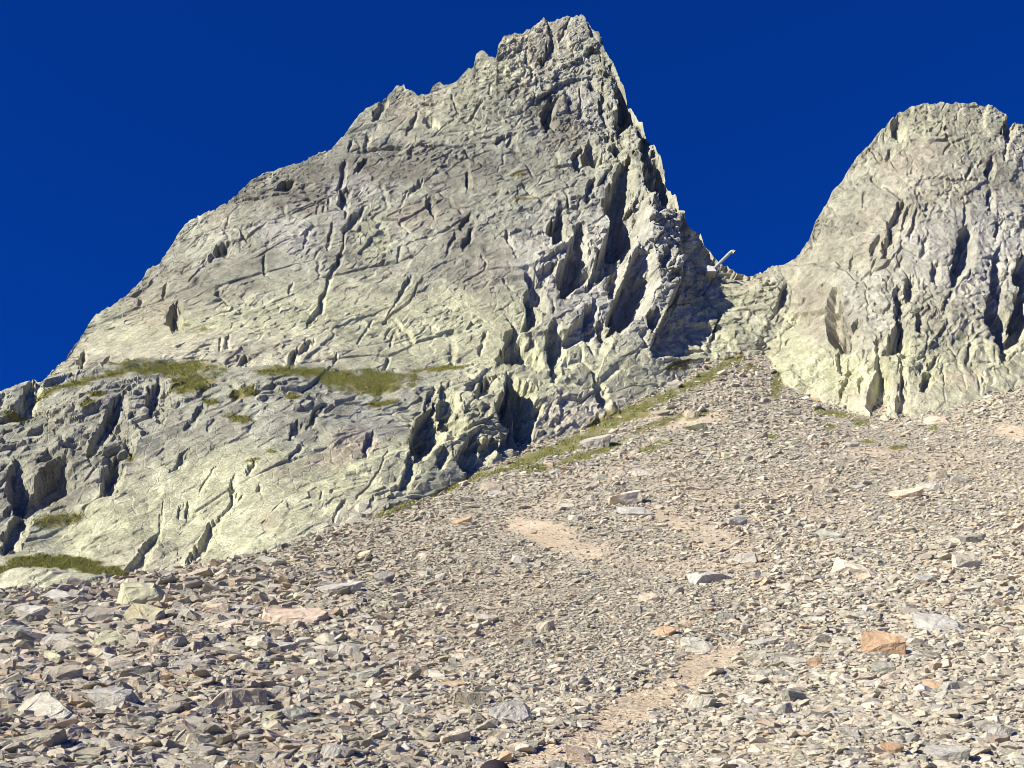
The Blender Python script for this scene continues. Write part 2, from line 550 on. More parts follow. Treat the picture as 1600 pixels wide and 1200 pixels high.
rec(700, 250, 2.6667, [
    [(735, 20, 40), (715, 100, 60), (690, 180, 80), (725, 240, 90), (710, 320, 80), (665, 385, 55), (625, 440, 40), (590, 515, 20)],
    [(845, 30, 50), (880, 90, 100), (915, 160, 60)], [(795, 170, 40), (810, 225, 30)], [(600, 100, 25), (575, 175, 18)], [(465, 220, 20), (445, 300, 55)],
    [(545, 290, 30), (530, 350, 45), (525, 410, 65), (500, 465, 75), (478, 520, 40)], [(808, 280, 25), (800, 340, 28), (788, 385, 18)],
    [(795, 410, 45), (780, 500, 80), (740, 580, 85), (700, 655, 55)], [(905, 395, 28), (880, 455, 22)],
    [(245, 320, 16), (285, 410, 8)], [(330, 480, 25), (370, 560, 38), (402, 625, 18)], [(400, 490, 18), (375, 520, 25)],
    [(560, 670, 35), (505, 730, 30)], [(590, 620, 40), (575, 690, 40)], [(265, 730, 40), (270, 780, 70), (215, 835, 20)],
    [(335, 570, 40), (350, 660, 35), (310, 710, 14)], [(345, 760, 25), (360, 835, 35)], [(440, 690, 30), (440, 760, 55), (440, 840, 25)],
    [(455, 700, 20), (490, 790, 10)], [(640, 690, 30), (655, 725, 28)], [(445, 850, 20), (438, 885, 30)], [(625, 930, 22), (632, 1000, 32)],
    [(155, 720, 10), (130, 800, 14)], [(1010, 700, 25), (980, 750, 18)], [(940, 740, 18), (945, 790, 14)], [(815, 720, 18), (818, 750, 18)],
    [(850, 655, 40), (845, 690, 25)], [(990, 600, 24), (1000, 640, 20)], [(590, 740, 20), (605, 770, 14)], [(90, 300, 20), (60, 370, 14)],
    [(700, 460, 40), (680, 520, 30)], [(430, 440, 30), (385, 480, 20)]])
rec(650, 0, 2.858, [
    [(580, 85, 14), (605, 170, 18), (600, 230, 28), (565, 275, 25)], [(490, 230, 12), (515, 310, 16), (512, 360, 18)], [(590, 470, 30), (578, 535, 40)],
    [(780, 370, 30), (800, 390, 20)], [(830, 380, 16), (838, 490, 22)], [(905, 370, 40), (935, 430, 70), (975, 490, 50)], [(925, 480, 50), (905, 550, 35)],
    [(720, 680, 25), (712, 725, 35)], [(770, 660, 30), (775, 700, 60), (800, 725, 30)], [(740, 470, 14), (735, 510, 14)], [(1035, 620, 35), (1015, 670, 40)],
    [(890, 660, 40), (905, 690, 30)], [(365, 620, 16), (430, 600, 14)], [(770, 90, 14), (790, 170, 16)], [(825, 150, 12), (830, 190, 12)],
    [(60, 560, 30), (85, 570, 20)], [(230, 770, 18), (232, 820, 20)], [(690, 90, 10), (640, 180, 14)], [(160, 430, 10), (180, 500, 12)],
    [(440, 600, 14), (410, 640, 14)], [(290, 460, 12), (250, 520, 12)], [(330, 380, 10), (325, 420, 10)], [(640, 430, 14), (610, 470, 10)],
    [(870, 460, 14), (850, 520, 14)], [(960, 520, 25), (950, 560, 20)], [(1000, 560, 20), (990, 600, 20)], [(910, 590, 20), (915, 640, 25)],
    [(1180, 830, 25), (1185, 870, 20)], [(1100, 720, 16), (1090, 760, 14)], [(1210, 960, 30), (1200, 1010, 25)]])
rec(200, 100, 2.609, [
    [(650, 475, 28), (595, 500, 10)], [(880, 400, 14), (872, 450, 18), (860, 495, 14)], [(878, 515, 28), (868, 565, 26)], [(890, 580, 14), (885, 620, 14)],
    [(975, 585, 8), (925, 630, 20), (885, 675, 18), (875, 740, 12), (858, 800, 16), (825, 865, 14), (800, 930, 14), (780, 990, 18), (735, 1065, 10)],
    [(833, 660, 12), (812, 750, 12)], [(728, 680, 10), (715, 745, 10)], [(775, 575, 8), (770, 600, 8)], [(800, 560, 9), (797, 590, 9)], [(818, 545, 9), (815, 580, 9)],
    [(1175, 205, 10), (1165, 230, 14), (1138, 278, 12)], [(1045, 150, 18), (1010, 205, 24)], [(980, 295, 16), (965, 320, 12)], [(910, 315, 14), (900, 340, 14)],
    [(385, 745, 30), (335, 785, 16)], [(190, 990, 28), (180, 1035, 30)], [(150, 905, 14), (140, 940, 12)], [(1225, 560, 20), (1238, 600, 20)],
    [(1145, 890, 16), (1125, 915, 14), (1080, 985, 7), (1050, 1040, 6)], [(995, 1040, 6), (935, 1130, 7)], [(500, 720, 16), (470, 690, 18)], [(665, 905, 10), (655, 930, 8)],
    [(552, 790, 10), (556, 860, 10)], [(320, 800, 8), (250, 880, 8)], [(410, 620, 8), (395, 660, 8)], [(1110, 760, 12), (1100, 800, 12)], [(1385, 620, 18), (1360, 660, 14)],
    [(375, 1130, 10), (370, 1180, 8)], [(405, 1120, 14), (395, 1160, 10)], [(960, 390, 18), (930, 430, 12)], [(1330, 700, 14), (1300, 780, 8)], [(735, 1140, 20), (690, 1190, 14)],
    [(1190, 480, 16), (1150, 530, 10)], [(1080, 1100, 8), (1070, 1140, 8)]])
rec(0, 450, 2.554, [
    [(545, 388, 14), (485, 430, 28), (455, 480, 45), (425, 540, 40), (378, 600, 32), (355, 650, 20)], [(612, 415, 45), (600, 460, 35)], [(652, 415, 30), (648, 455, 28)],
    [(470, 550, 45), (500, 590, 50), (515, 635, 22)], [(440, 700, 50), (420, 770, 45)], [(470, 680, 16), (400, 800, 12), (340, 890, 9)],
    [(255, 655, 22), (215, 715, 75), (150, 785, 60), (95, 855, 45)], [(60, 720, 50), (75, 820, 70), (85, 870, 40)], [(125, 400, 40), (95, 470, 30)], [(80, 930, 40), (30, 1010, 45)],
    [(800, 470, 20), (752, 550, 16)], [(850, 520, 10), (830, 560, 12)], [(745, 640, 12), (720, 690, 20), (680, 725, 10)], [(1190, 540, 22), (1160, 575, 14)], [(1265, 480, 25), (1245, 520, 18)],
    [(1205, 620, 18), (1165, 660, 10)], [(935, 740, 10), (925, 790, 22), (922, 850, 16), (885, 900, 14), (840, 950, 26), (805, 1020, 32), (755, 1098, 24)],
    [(650, 850, 8), (640, 960, 9), (605, 1025, 26), (565, 1085, 32), (515, 1135, 22)], [(860, 955, 22), (845, 985, 18)], [(690, 80, 26), (685, 125, 36)], [(325, 265, 22), (320, 305, 22)],
    [(425, 275, 14), (410, 305, 12)], [(245, 855, 18), (200, 895, 10)], [(858, 705, 8), (800, 795, 10)], [(370, 690, 12), (330, 740, 10)], [(1000, 700, 20), (990, 730, 16)],
    [(965, 820, 10), (940, 850, 8)], [(750, 860, 14), (745, 900, 14)], [(720, 870, 14), (712, 910, 12)], [(10, 450, 16), (5, 480, 16)], [(200, 480, 14), (190, 510, 12)],
    [(630, 480, 25), (640, 520, 20)], [(530, 500, 16), (500, 530, 16)], [(190, 640, 16), (150, 680, 12)], [(40, 860, 20), (5, 900, 18)], [(1030, 790, 16), (1035, 810, 12)],
    [(300, 720, 10), (280, 750, 8)], [(1170, 270, 25), (1160, 300, 20)], [(985, 290, 20), (960, 305, 12)], [(910, 205, 10), (905, 235, 12)], [(1130, 850, 8), (1090, 890, 8)]])
rec(450, 520, 3.2, [
    [(715, 315, 30), (695, 370, 24)], [(770, 320, 40), (785, 390, 75), (815, 450, 50)], [(705, 410, 60), (675, 500, 100), (640, 585, 60)],
    [(605, 620, 25), (600, 690, 40), (565, 780, 34), (500, 812, 16), (430, 830, 16), (415, 890, 10)], [(905, 570, 60), (895, 650, 95)], [(760, 620, 45), (750, 670, 30)],
    [(500, 580, 10), (455, 690, 9), (400, 775, 11), (345, 825, 12)], [(275, 850, 14), (225, 950, 12)], [(155, 370, 28), (105, 450, 14)], [(410, 510, 30), (385, 580, 26)],
    [(60, 550, 22), (10, 610, 18)], [(1000, 260, 45), (950, 310, 40)], [(1105, 230, 40), (1130, 310, 85), (1080, 390, 90), (1140, 460, 80), (1150, 560, 55)], [(1195, 350, 30), (1215, 390, 50)],
    [(1000, 560, 50), (970, 640, 40)], [(1085, 540, 45), (1070, 590, 35)], [(810, 560, 10), (830, 640, 10)], [(985, 400, 22), (980, 430, 18)], [(170, 790, 9), (160, 840, 9)],
    [(860, 470, 10), (850, 500, 8)], [(905, 460, 12), (895, 500, 10)], [(30, 450, 24), (10, 500, 20)], [(1550, 270, 35), (1550, 330, 35)], [(240, 110, 14), (230, 140, 12)], [(800, 270, 14), (790, 300, 12)]])
rec(1200, 140, 2.3077, [
    [(480, 415, 20), (448, 500, 24), (420, 580, 26)], [(508, 425, 16), (488, 480, 18), (455, 540, 12)], [(535, 440, 12), (512, 520, 14)], [(712, 510, 34), (697, 600, 44), (668, 670, 30)],
    [(508, 680, 24), (502, 720, 34)], [(465, 730, 26), (472, 800, 26), (475, 860, 32), (458, 920, 44), (425, 960, 18)], [(545, 820, 20), (540, 870, 18)], [(510, 840, 16), (502, 890, 14)],
    [(243, 740, 24), (230, 830, 34), (255, 900, 55), (280, 935, 30)], [(320, 850, 20), (292, 920, 26), (285, 960, 14)], [(262, 960, 18), (265, 1020, 20)], [(290, 990, 22), (297, 1040, 20)], [(278, 1070, 18), (258, 1130, 8)],
    [(392, 920, 14), (402, 980, 18), (405, 1050, 38), (385, 1150, 44)], [(487, 970, 12), (485, 1060, 18), (478, 1165, 30)], [(808, 760, 40), (820, 840, 62), (845, 920, 34)], [(915, 740, 40), (905, 850, 55), (868, 925, 20)],
    [(832, 570, 14), (825, 640, 26), (822, 700, 36)], [(918, 620, 40), (915, 680, 40)], [(735, 910, 16), (720, 970, 12)], [(605, 630, 18), (598, 680, 22)], [(460, 110, 26), (465, 145, 26)], [(860, 130, 28), (855, 160, 28)],
    [(805, 255, 18), (795, 295, 22)], [(718, 410, 10), (714, 480, 14)], [(395, 540, 16), (380, 585, 20)], [(342, 1060, 16), (335, 1100, 12)], [(575, 1030, 26), (560, 1065, 24)], [(660, 715, 12), (640, 770, 12)],
    [(630, 860, 8), (610, 900, 10)], [(300, 610, 14), (295, 640, 12)], [(440, 210, 14), (430, 240, 12)], [(730, 280, 12), (720, 310, 12)], [(575, 410, 10), (570, 440, 10)], [(565, 540, 12), (560, 590, 14)],
    [(655, 360, 8), (648, 390, 8)], [(535, 350, 8), (532, 370, 8)], [(375, 310, 16), (400, 345, 16)], [(345, 380, 10), (340, 420, 8)], [(860, 200, 8), (855, 250, 10)], [(750, 500, 10), (745, 530, 12)],
    [(805, 365, 16), (800, 410, 18)], [(840, 470, 14), (825, 520, 12)], [(610, 960, 14), (590, 985, 16)], [(845, 950, 20), (840, 985, 14)], [(475, 610, 14), (465, 640, 10)], [(385, 620, 12), (370, 660, 10)]])
rec(1050, 350, 4.8, [[(650, 480, 40), (640, 500, 30)], [(485, 430, 16), (475, 480, 14)], [(1150, 480, 20), (1125, 510, 20)], [(880, 870, 14), (860, 900, 18)], [(930, 700, 10), (880, 730, 22)], [(430, 510, 25), (425, 530, 20)],
                     [(350, 540, 30), (345, 590, 25)], [(135, 780, 40), (120, 810, 35)], [(290, 860, 22), (285, 880, 18)], [(560, 640, 14), (555, 720, 12)], [(590, 720, 16), (580, 740, 14)]])

# grooves: thin joints (x, y) with width in photo px
JOINTS = [[(906, 374), (948, 369)], [(927, 454), (965, 452)], [(995, 461), (1034, 454)], [(805, 329), (832, 324)], [(1455, 276), (1490, 280), (1530, 279)], [(1230, 480), (1255, 481), (1262, 470)],
          [(1110, 427), (1142, 427)], [(1040, 565), (1100, 560)], [(600, 500), (640, 470), (660, 440)], [(380, 310), (450, 300), (520, 320)], [(560, 235), (640, 228), (740, 225)]]
SAD_EDGE = np.array([(1066, 350, 12), (1069, 400, 26), (1066, 440, 44), (1052, 470, 50), (1040, 495, 30), (1026, 528, 17), (1020, 548, 8)], float)


def seg_field(px, py, line):
    """signed distance (right/lower side positive), interpolated width, end distance"""
    best = np.full(px.shape, 1e9); sg = np.zeros(px.shape); wd = np.zeros(px.shape)
    for a, b in zip(line[:-1], line[1:]):
        if a[1] > b[1]:
            a, b = b, a
        vx, vy = b[0] - a[0], b[1] - a[1]
        L2 = vx * vx + vy * vy + 1e-9
        t = np.clip(((px - a[0]) * vx + (py - a[1]) * vy) / L2, 0, 1)
        dx, dy = px - (a[0] + t * vx), py - (a[1] + t * vy)
        d = np.hypot(dx, dy)
        s = (dx * vy - dy * vx) / math.sqrt(L2)
        m = d < best
        best = np.where(m, d, best)
        sg = np.where(m, np.sign(s) * d, sg)
        wd = np.where(m, a[2] + t * (b[2] - a[2]), wd)
    return sg, wd, best


def apply_recess(px, py, depth, warpx, warpy, lines, kd):
    R, C = px.shape
    for ln in lines:
        m = ln[:, 2].max() * 2.6 + 6
        x0, x1 = ln[:, 0].min() - m, ln[:, 0].max() + m
        y0, y1 = ln[:, 1].min() - m, ln[:, 1].max() + m
        cs = np.where((px[0] >= x0) & (px[0] <= x1))[0]
        if len(cs) < 2:
            continue
        c0, c1 = cs[0], cs[-1] + 1
        sub = py[:, c0:c1]
        rs = np.where(((sub >= y0) & (sub <= y1)).any(1))[0]
        if len(rs) < 2:
            continue
        r0, r1 = rs[0], rs[-1] + 1
        sl = (slice(r0, r1), slice(c0, c1))
        w0 = min(1.0, ln[:, 2].max() / 8.0)
        s, w, d = seg_field(px[sl] + warpx[sl] * w0, py[sl] + warpy[sl] * w0, ln)
        w = np.maximum(w, 3.0)
        u = s / w + 0.5                       # 0 at the left edge of the dark band, 1 at its right edge
        wall = np.clip((u + 0.12) / 0.2, 0, 1)
        back = 1 - np.clip((u - 0.7) / 1.1, 0, 1)
        endd = np.abs(np.maximum(d - np.abs(s), 0))
        prof = wall * back * (1 - sm(0.0, 1.0, endd / np.maximum(w, 2)))
        prof = prof * (np.abs(s) < 2.4 * w)
        depth[sl] = np.maximum(depth[sl], prof * w * kd * (1 + 0.7 * np.clip((w - 9) / 16, 0, 1)) * np.interp(w, [3, 8], [0.6, 1.0]))
    return depth


def paint(px, py, X, Z, rules, base, seed):
    """weathering and lichen zones of the rock itself"""
    wx = 34 * fbm(px / 90, py / 60, seed, 4); wy = 26 * fbm(px / 80, py / 70, seed + 9, 4)
    c = np.zeros(px.shape + (3,)) + np.array(base)
    for cx, cy, rx, ry, rot, colr, k in rules:
        d = blob(px + wx, py + wy, cx, cy, rx, ry, rot)
        m = (k * (1 - sm(0.55, 1.2, d)))[..., None]
        c = c * (1 - m) + np.array(colr) * m
    n = fbm(px / 22, py / 16, seed + 20, 5)[..., None]
    return c * (1 + 0.26 * n)


GREY, LICH, PALE, DARK, PINK, BROWN = (0.36, 0.358, 0.27), (0.475, 0.47, 0.305), (0.41, 0.40, 0.335), (0.225, 0.214, 0.168), (0.45, 0.38, 0.275), (0.305, 0.28, 0.215)
CREAM = (0.49, 0.445, 0.34)


def build_cliff(name, px0, px1, ncol, top, bot, nrow, anchors, seed, paints, base, rough, crackdir, label, cats, kd=1.25, back=14, extra=None, lean=(0.5, 1.9)):
    pxs = np.linspace(px0, px1, ncol)
    t = np.array(top, float); b = np.array(bot, float)
    jag = 3.2 * facet(pxs / 15.0, pxs * 0 + 0.5, seed + 3, 0.2)[0] + 2.0 * facet(pxs / 6.0, pxs * 0 + .3, seed + 5, 0.2)[0]
    tp = np.interp(pxs, t[:, 0], t[:, 1]) + jag
    bt = np.interp(pxs, b[:, 0], b[:, 1])
    v = np.linspace(0, 1, nrow)[:, None]
    px = np.repeat(pxs[None], nrow, 0)
    ks = np.exp(-np.linspace(-2.2, 2.2, 91) ** 2); ks /= ks.sum()
    tsm = np.convolve(np.pad(tp, 45, mode='edge'), ks, 'valid')
    py = bt[None] + (tsm - bt)[None] * v + (tp - tsm)[None] * v ** 6
    Y = TPS(anchors, reg=5e-4)(px, py)
    X, Yw, Z = ray_at(px, py, Y)
    P = np.stack([X, Yw, Z], -1)
    du = np.gradient(P, axis=1); dv = np.gradient(P, axis=0)
    N = np.cross(du, dv)
    N /= np.linalg.norm(N, axis=-1, keepdims=True) + 1e-12
    N *= np.sign(-N[..., 1:2] + 1e-9)
    # rock relief: tilted blocks in several sizes, drawn out along the joint direction
    S = Z * 1.25
    a = math.radians(crackdir)
    p = X * math.cos(a) + S * math.sin(a)
    q = -X * math.sin(a) + S * math.cos(a)
    wq = q + 0.9 * fbm(X / 9, S / 9, seed + 50, 2); wp = p + 0.9 * fbm(X / 9, S / 9, seed + 60, 2)
    rmap = np.full(px.shape, rough[0])
    for cx, cy, rx, ry, rot, val in rough[1]:
        m = 1 - sm(0.6, 1.2, blob(px, py, cx, cy, rx, ry, rot))
        rmap = rmap * (1 - m) + val * m
    rmap = rmap * (1 + 0.5 * fbm(X / 14, S / 14, seed + 70, 3))
    rmap = np.clip(rmap * 1.15, 0.06, 2)
    def layer(wq_, wp_, size, amp, st, k):
        f, e = facet(wq_ / size, wp_ / (size * st), seed + 100 + k, {17: 0.05, 7.5: 0.06, 3.4: 0.07}.get(size, 0.12), {17: 0.55, 7.5: 0.40, 3.4: 0.45, 1.6: 0.7, 0.8: 0.9}[size] * (0.6 + 0.7 * rmap))
        r = amp * f * (np.sqrt(rmap) * 0.8 if size > 16 else (rmap if size > 5 else np.interp(rmap, [0.06, 0.2, 0.35, 1.0], [0.10, 0.26, 0.52, 0.66])))
        if size < 8:
            mk = sm(-0.05, 0.35, fbm(X / 11 + k, S / 11, seed + 80 + k, 3))
            r = r - {7.5: 0.6, 3.4: 0.40, 1.6: 0.0, 0.8: 0.0}[size] * (1 - sm(0.0, 0.5 / size, e)) * mk * np.minimum(rmap, 0.8) * 1.7
        return r
    calm = 0.5 + 0.75 * sm(-0.25, 0.3, fbm(X / 7.0, S / 9.0, seed + 640, 3))
    h = layer(wq, wp, 17, 1.8, 1.9, 0) + layer(wq, wp, 7.5, 1.25, 2.0, 10)
    mpp = (Y / FPX) * 1.12
    dep = np.zeros(px.shape)
    wx = 4.0 * facet(px / 9, py / 14, seed + 11, 0.3)[0]; wy = 4.0 * facet(px / 9, py / 14, seed + 16, 0.3)[0]
    dep = apply_recess(px, py, dep, wx, wy, REC, kd)
    for jl in JOINTS:
        ln = np.array([(x, y, 3.0) for x, y in jl], float)
        s, w, d = seg_field(px + wx * .4, py + wy * .4, ln)
        dep = np.maximum(dep, 4.0 * (1 - sm(0.6, 2.4, d)))
    if extra is not None:
        dep = extra(px + wx * 0.6, py + wy * 0.6, dep)
    fade = 1 - 0.5 * sm(0.98, 1.0, v)
    H1 = (h - dep * mpp) * fade
    P1 = P + N * H1[..., None]
    # finer blocks follow the faces made by the coarse ones
    du = np.gradient(P1, axis=1); dv = np.gradient(P1, axis=0)
    N1 = np.cross(du, dv)
    for ax in (0, 1, 0, 1):
        N1 = (N1 + np.roll(N1, 1, ax) + np.roll(N1, -1, ax) + np.roll(N1, 2, ax) + np.roll(N1, -2, ax)) / 5
    N1 /= np.linalg.norm(N1, axis=-1, keepdims=True) + 1e-12
    N1 *= np.sign((N1 * N).sum(-1, keepdims=True) + 1e-9)
    sh = 0.95 * H1
    wq2, wp2 = wq + sh, wp + 0.25 * sh
    h2 = layer(wq2, wp2, 3.4, 0.55, 1.8, 20) + layer(wq2, wp2, 1.6, 0.52, 1.7, 30) + layer(wq2, wp2, 0.8, 0.36, 1.5, 40)
    h2 = h2 * calm
    h2 = h2 + 0.10 * fbm((X + sh) / 1.6, S / 1.6, seed + 90, 3) * (0.4 + 0.6 * rmap)
    h2 = h2 * np.clip(((N1 * N).sum(-1) - 0.3) / 0.6, 0.0, 1) ** 1.5
    P = P1 + N1 * (h2 * fade)[..., None]
    col = paint(px, py, X, Z, paints, base, seed + 200)
    g = grass_mask(px, py, GRASS_TERRACE + GRASS_CREST + GRASS_MOUND, 0.5 * fbm(px / 12, py / 7, seed + 41, 4))[..., None]
    col = col * (1 - 0.9 * g) + np.array([0.22, 0.19, 0.06]) * 0.9 * g
    # far side of the ridge
    rows = [P]
    last = P[-1:].copy()
    cs = [col]
    for k in range(1, back):
        d = 0.5 * k ** 1.7
        nx = last.copy()
        nx[..., 1] += d * lean[0] + 0.3 * vnoise(last[..., 0] / 2, last[..., 2] * 0 + k, seed + 400)
        nx[..., 2] -= d * lean[1] * 0.5
        rows.append(nx); cs.append(col[-1:])
    full = np.concatenate(rows, 0); cf = np.concatenate(cs, 0)
    o = grid_mesh(name, full, M_CLIFF, cf)
    o['kind'] = 'structure'
    o['label'] = label
    return o, P, N, px, py


# ------------------------------------------------------------------ main peak with the saddle on its right
PEAK_TOP = [(-60, 720), (40, 640), (85, 583), (100, 565), (115, 540), (130, 520), (150, 490), (175, 478), (200, 460), (222, 440), (228, 425), (250, 410), (270, 380), (285, 355), (300, 342), (318, 335), (335, 328),
            (355, 315), (372, 300), (385, 285), (405, 272), (425, 265), (450, 258), (475, 250), (500, 238), (515, 234), (530, 220), (545, 200), (560, 180), (572, 168), (590, 160), (605, 150), (620, 136), (632, 136), (645, 142),
            (655, 147), (668, 146), (680, 133), (700, 130), (712, 128), (718, 118), (735, 106), (740, 100), (743, 86), (752, 78), (765, 88), (775, 90), (778, 75), (790, 60), (810, 55), (830, 45), (840, 35), (850, 27), (858, 38),
            (870, 35), (885, 28), (895, 32), (908, 24), (918, 32), (925, 45), (935, 52), (940, 60), (945, 75), (958, 95), (968, 115), (978, 130), (985, 150), (998, 170), (1008, 190), (1020, 215), (1030, 235), (1040, 255),
            (1052, 275), (1060, 295), (1068, 320), (1080, 345), (1088, 355), (1098, 360), (1105, 375), (1118, 390), (1130, 400), (1140, 406), (1150, 415), (1160, 422), (1175, 428), (1190, 426), (1200, 418), (1215, 416), (1240, 440), (1290, 520)]
PEAK_BOT = [(-60, 760), (85, 650), (300, 650), (700, 655), (760, 700), (800, 760), (850, 740), (1000, 665), (1100, 620), (1170, 595), (1290, 660)]
peak_anchor = [(-60, 700, 102), (85, 585, 107), (220, 440, 133), (400, 275, 147), (515, 236, 153), (620, 138, 167), (752, 80, 176), (850, 30, 184), (908, 26, 186), (985, 150, 174), (1060, 295, 160), (1110, 385, 157), (1170, 426, 159), (1215, 414, 161),
               (1290, 520, 156), (250, 560, 106), (400, 574, 107), (500, 570, 109), (620, 582, 113), (745, 577, 118), (85, 650, 98), (300, 650, 97), (600, 650, 105), (740, 650, 110), (830, 690, 109), (850, 720, 107), (1000, 622, 126), (1000, 665, 121),
               (1100, 578, 136.5), (1100, 620, 132), (1170, 548, 142), (1170, 595, 138), (1235, 600, 143), (300, 450, 126), (450, 420, 131), (600, 400, 137), (750, 350, 144), (900, 350, 148), (1040, 420, 146), (1020, 540, 132), (900, 560, 125), (980, 350, 150),
               (820, 560, 121), (900, 200, 167), (700, 250, 155), (1100, 500, 142.5), (1130, 450, 150)]


def saddle_step(px, py, dep):
    ex = np.interp(py, [24, 60, 115, 170, 235, 295, 345, 360], [915, 940, 968, 998, 1030, 1060, 1080, 1092])
    mk = sm(-0.35, 0.15, vnoise(py / 34.0, px * 0 + 3.5, 909)) * sm(90, 125, py) * (1 - sm(335, 355, py))
    dep = np.maximum(dep, 34 * mk * np.clip((px - ex + 22) / 24, 0, 1.0))
    s, w, d = seg_field(px, py, SAD_EDGE)
    inside = (py > 335) & (py < 560)
    u = s
    wall = sm(-5, 3, u) * (1 - sm(0.0, 1.0, np.maximum(d - np.abs(s), 0) / 12))
    amt = np.interp(py, [335, 360, 400, 450, 500, 545, 560], [0, 14, 30, 42, 36, 16, 0])
    return np.maximum(dep, np.where(inside, wall * amt * (1 - sm(40, 150, u)), 0))


P_paints = [(560, 540, 560, 110, 0, LICH, 0.85), (300, 560, 300, 45, 0, CREAM, 0.5), (850, 620, 200, 70, -10, LICH, 0.9), (900, 650, 110, 40, -15, CREAM, 0.7), (470, 285, 160, 50, -8, DARK, 0.8), (650, 260, 130, 45, 0, DARK, 0.7), (560, 400, 60, 30, 10, DARK, 0.4), (800, 250, 60, 40, 0, DARK, 0.4),
            (440, 365, 60, 28, 0, PALE, 0.8), (545, 320, 40, 60, 20, PALE, 0.7), (580, 380, 35, 50, 0, LICH, 0.5), (640, 350, 30, 18, 0, PINK, 0.6), (470, 322, 75, 11, 4, BROWN, 0.9), (870, 190, 45, 45, 0, DARK, 0.8), (960, 420, 130, 130, 10, PALE, 0.75),
            (830, 370, 50, 60, 0, PALE, 0.6), (740, 400, 60, 50, 0, DARK, 0.5), (690, 350, 60, 50, 0, DARK, 0.65), (770, 430, 45, 50, 0, BROWN, 0.35), (650, 160, 70, 25, -20, PINK, 0.45), (780, 110, 80, 40, -30, LICH, 0.4), (850, 90, 60, 60, 0, CREAM, 0.35),
            (720, 180, 80, 40, 0, LICH, 0.35), (240, 480, 30, 40, 30, PINK, 0.4), (150, 530, 60, 35, 0, BROWN, 0.35), (260, 450, 90, 40, -30, DARK, 0.25), (330, 430, 120, 50, -10, DARK, 0.5), (1150, 500, 90, 90, 0, LICH, 0.5), (1170, 430, 40, 18, 0, PINK, 0.4),
            (1000, 240, 60, 120, 20, GREY, 0.4), (930, 160, 40, 50, 0, PALE, 0.5), (340, 350, 22, 20, 0, PINK, 0.3), (1230, 450, 20, 30, 0, DARK, 0.3)]
rough_peak = (0.30, [(500, 530, 420, 60, 0, 0.20), (600, 470, 220, 60, 0, 0.26), (450, 400, 170, 80, 0, 0.24), (600, 300, 200, 90, 0, 0.26), (980, 330, 130, 220, 10, 1.0), (870, 640, 110, 60, -10, 0.3), (1150, 500, 90, 90, 0, 0.75), (860, 90, 120, 70, 0, 0.8), (970, 450, 60, 60, 0, 0.6), (1180, 520, 30, 60, 20, 0.3)])
PEAK, PK_P, PK_N, PK_px, PK_py = build_cliff('mountain_peak', -60, 1290, 1120, PEAK_TOP, PEAK_BOT, 540, peak_anchor, 1000, P_paints, GREY, rough_peak, 62,
                                             'tall pointed grey rock peak, highest in the picture, with lichen-pale base', None, extra=saddle_step)

# ------------------------------------------------------------------ lower buttress with grass terrace
BUT_TOP = [(-420, 900), (-200, 800), (-60, 660), (0, 611), (30, 600), (60, 596), (85, 589), (130, 580), (170, 569), (210, 561), (250, 559), (300, 563), (340, 567), (360, 576), (420, 571), (500, 569), (560, 577), (620, 581), (680, 575), (745, 574), (775, 583), (795, 590), (806, 640), (815, 690), (830, 740)]
BUT_BOT = [(-420, 1040), (0, 985), (150, 965), (300, 945), (400, 915), (500, 885), (700, 812), (800, 755), (830, 760)]
but_anchor = [(-420, 990, 66), (-420, 1040, 62), (-420, 880, 76), (-200, 960, 66), (-200, 800, 78), (0, 930, 68), (0, 985, 63), (0, 760, 79), (0, 613, 91), (150, 912, 69), (150, 965, 65), (150, 760, 80), (150, 620, 91), (150, 578, 99), (300, 890, 71), (300, 945, 66), (300, 760, 82), (300, 630, 92), (300, 566, 104),
              (500, 830, 77.5), (500, 885, 72), (500, 720, 86.5), (500, 620, 96), (500, 572, 107), (650, 780, 86), (650, 700, 94), (650, 640, 102), (650, 580, 113), (745, 577, 116), (740, 745, 96), (740, 660, 104), (800, 700, 104), (795, 600, 113), (815, 690, 107), (830, 750, 106), (60, 650, 88), (400, 600, 97),
              (100, 882, 73), (165, 895, 71.5), (100, 862, 75.5), (40, 885, 71.5), (90, 903, 69.3)]
B_paints = [(330, 800, 330, 110, -12, LICH, 0.9), (600, 720, 160, 90, -20, LICH, 0.85), (560, 830, 120, 40, -25, CREAM, 0.5), (130, 690, 190, 90, -20, DARK, 0.45), (60, 760, 90, 50, -20, DARK, 0.3), (480, 640, 70, 40, 0, DARK, 0.35), (540, 690, 70, 25, -25, PINK, 0.75), (440, 735, 35, 18, 0, PINK, 0.55),
            (580, 655, 50, 22, 0, PALE, 0.6), (740, 620, 70, 60, 0, LICH, 0.6), (740, 700, 60, 40, 0, LICH, 0.6), (30, 660, 70, 25, -10, LICH, 0.35), (230, 880, 90, 40, 0, CREAM, 0.45), (60, 930, 80, 30, 0, LICH, 0.5), (650, 640, 25, 40, 0, DARK, 0.4), (340, 650, 50, 40, 0, DARK, 0.3), (0, 850, 30, 50, 0, DARK, 0.3)]
rough_but = (0.34, [(350, 800, 260, 110, -15, 0.16), (580, 730, 120, 70, -25, 0.22), (130, 680, 170, 80, -20, 0.7), (740, 650, 80, 80, 0, 0.8), (480, 620, 100, 30, 0, 0.4), (300, 580, 300, 18, 0, 0.22), (600, 590, 90, 18, 0, 0.15), (110, 884, 110, 20, 5, 0.06)])
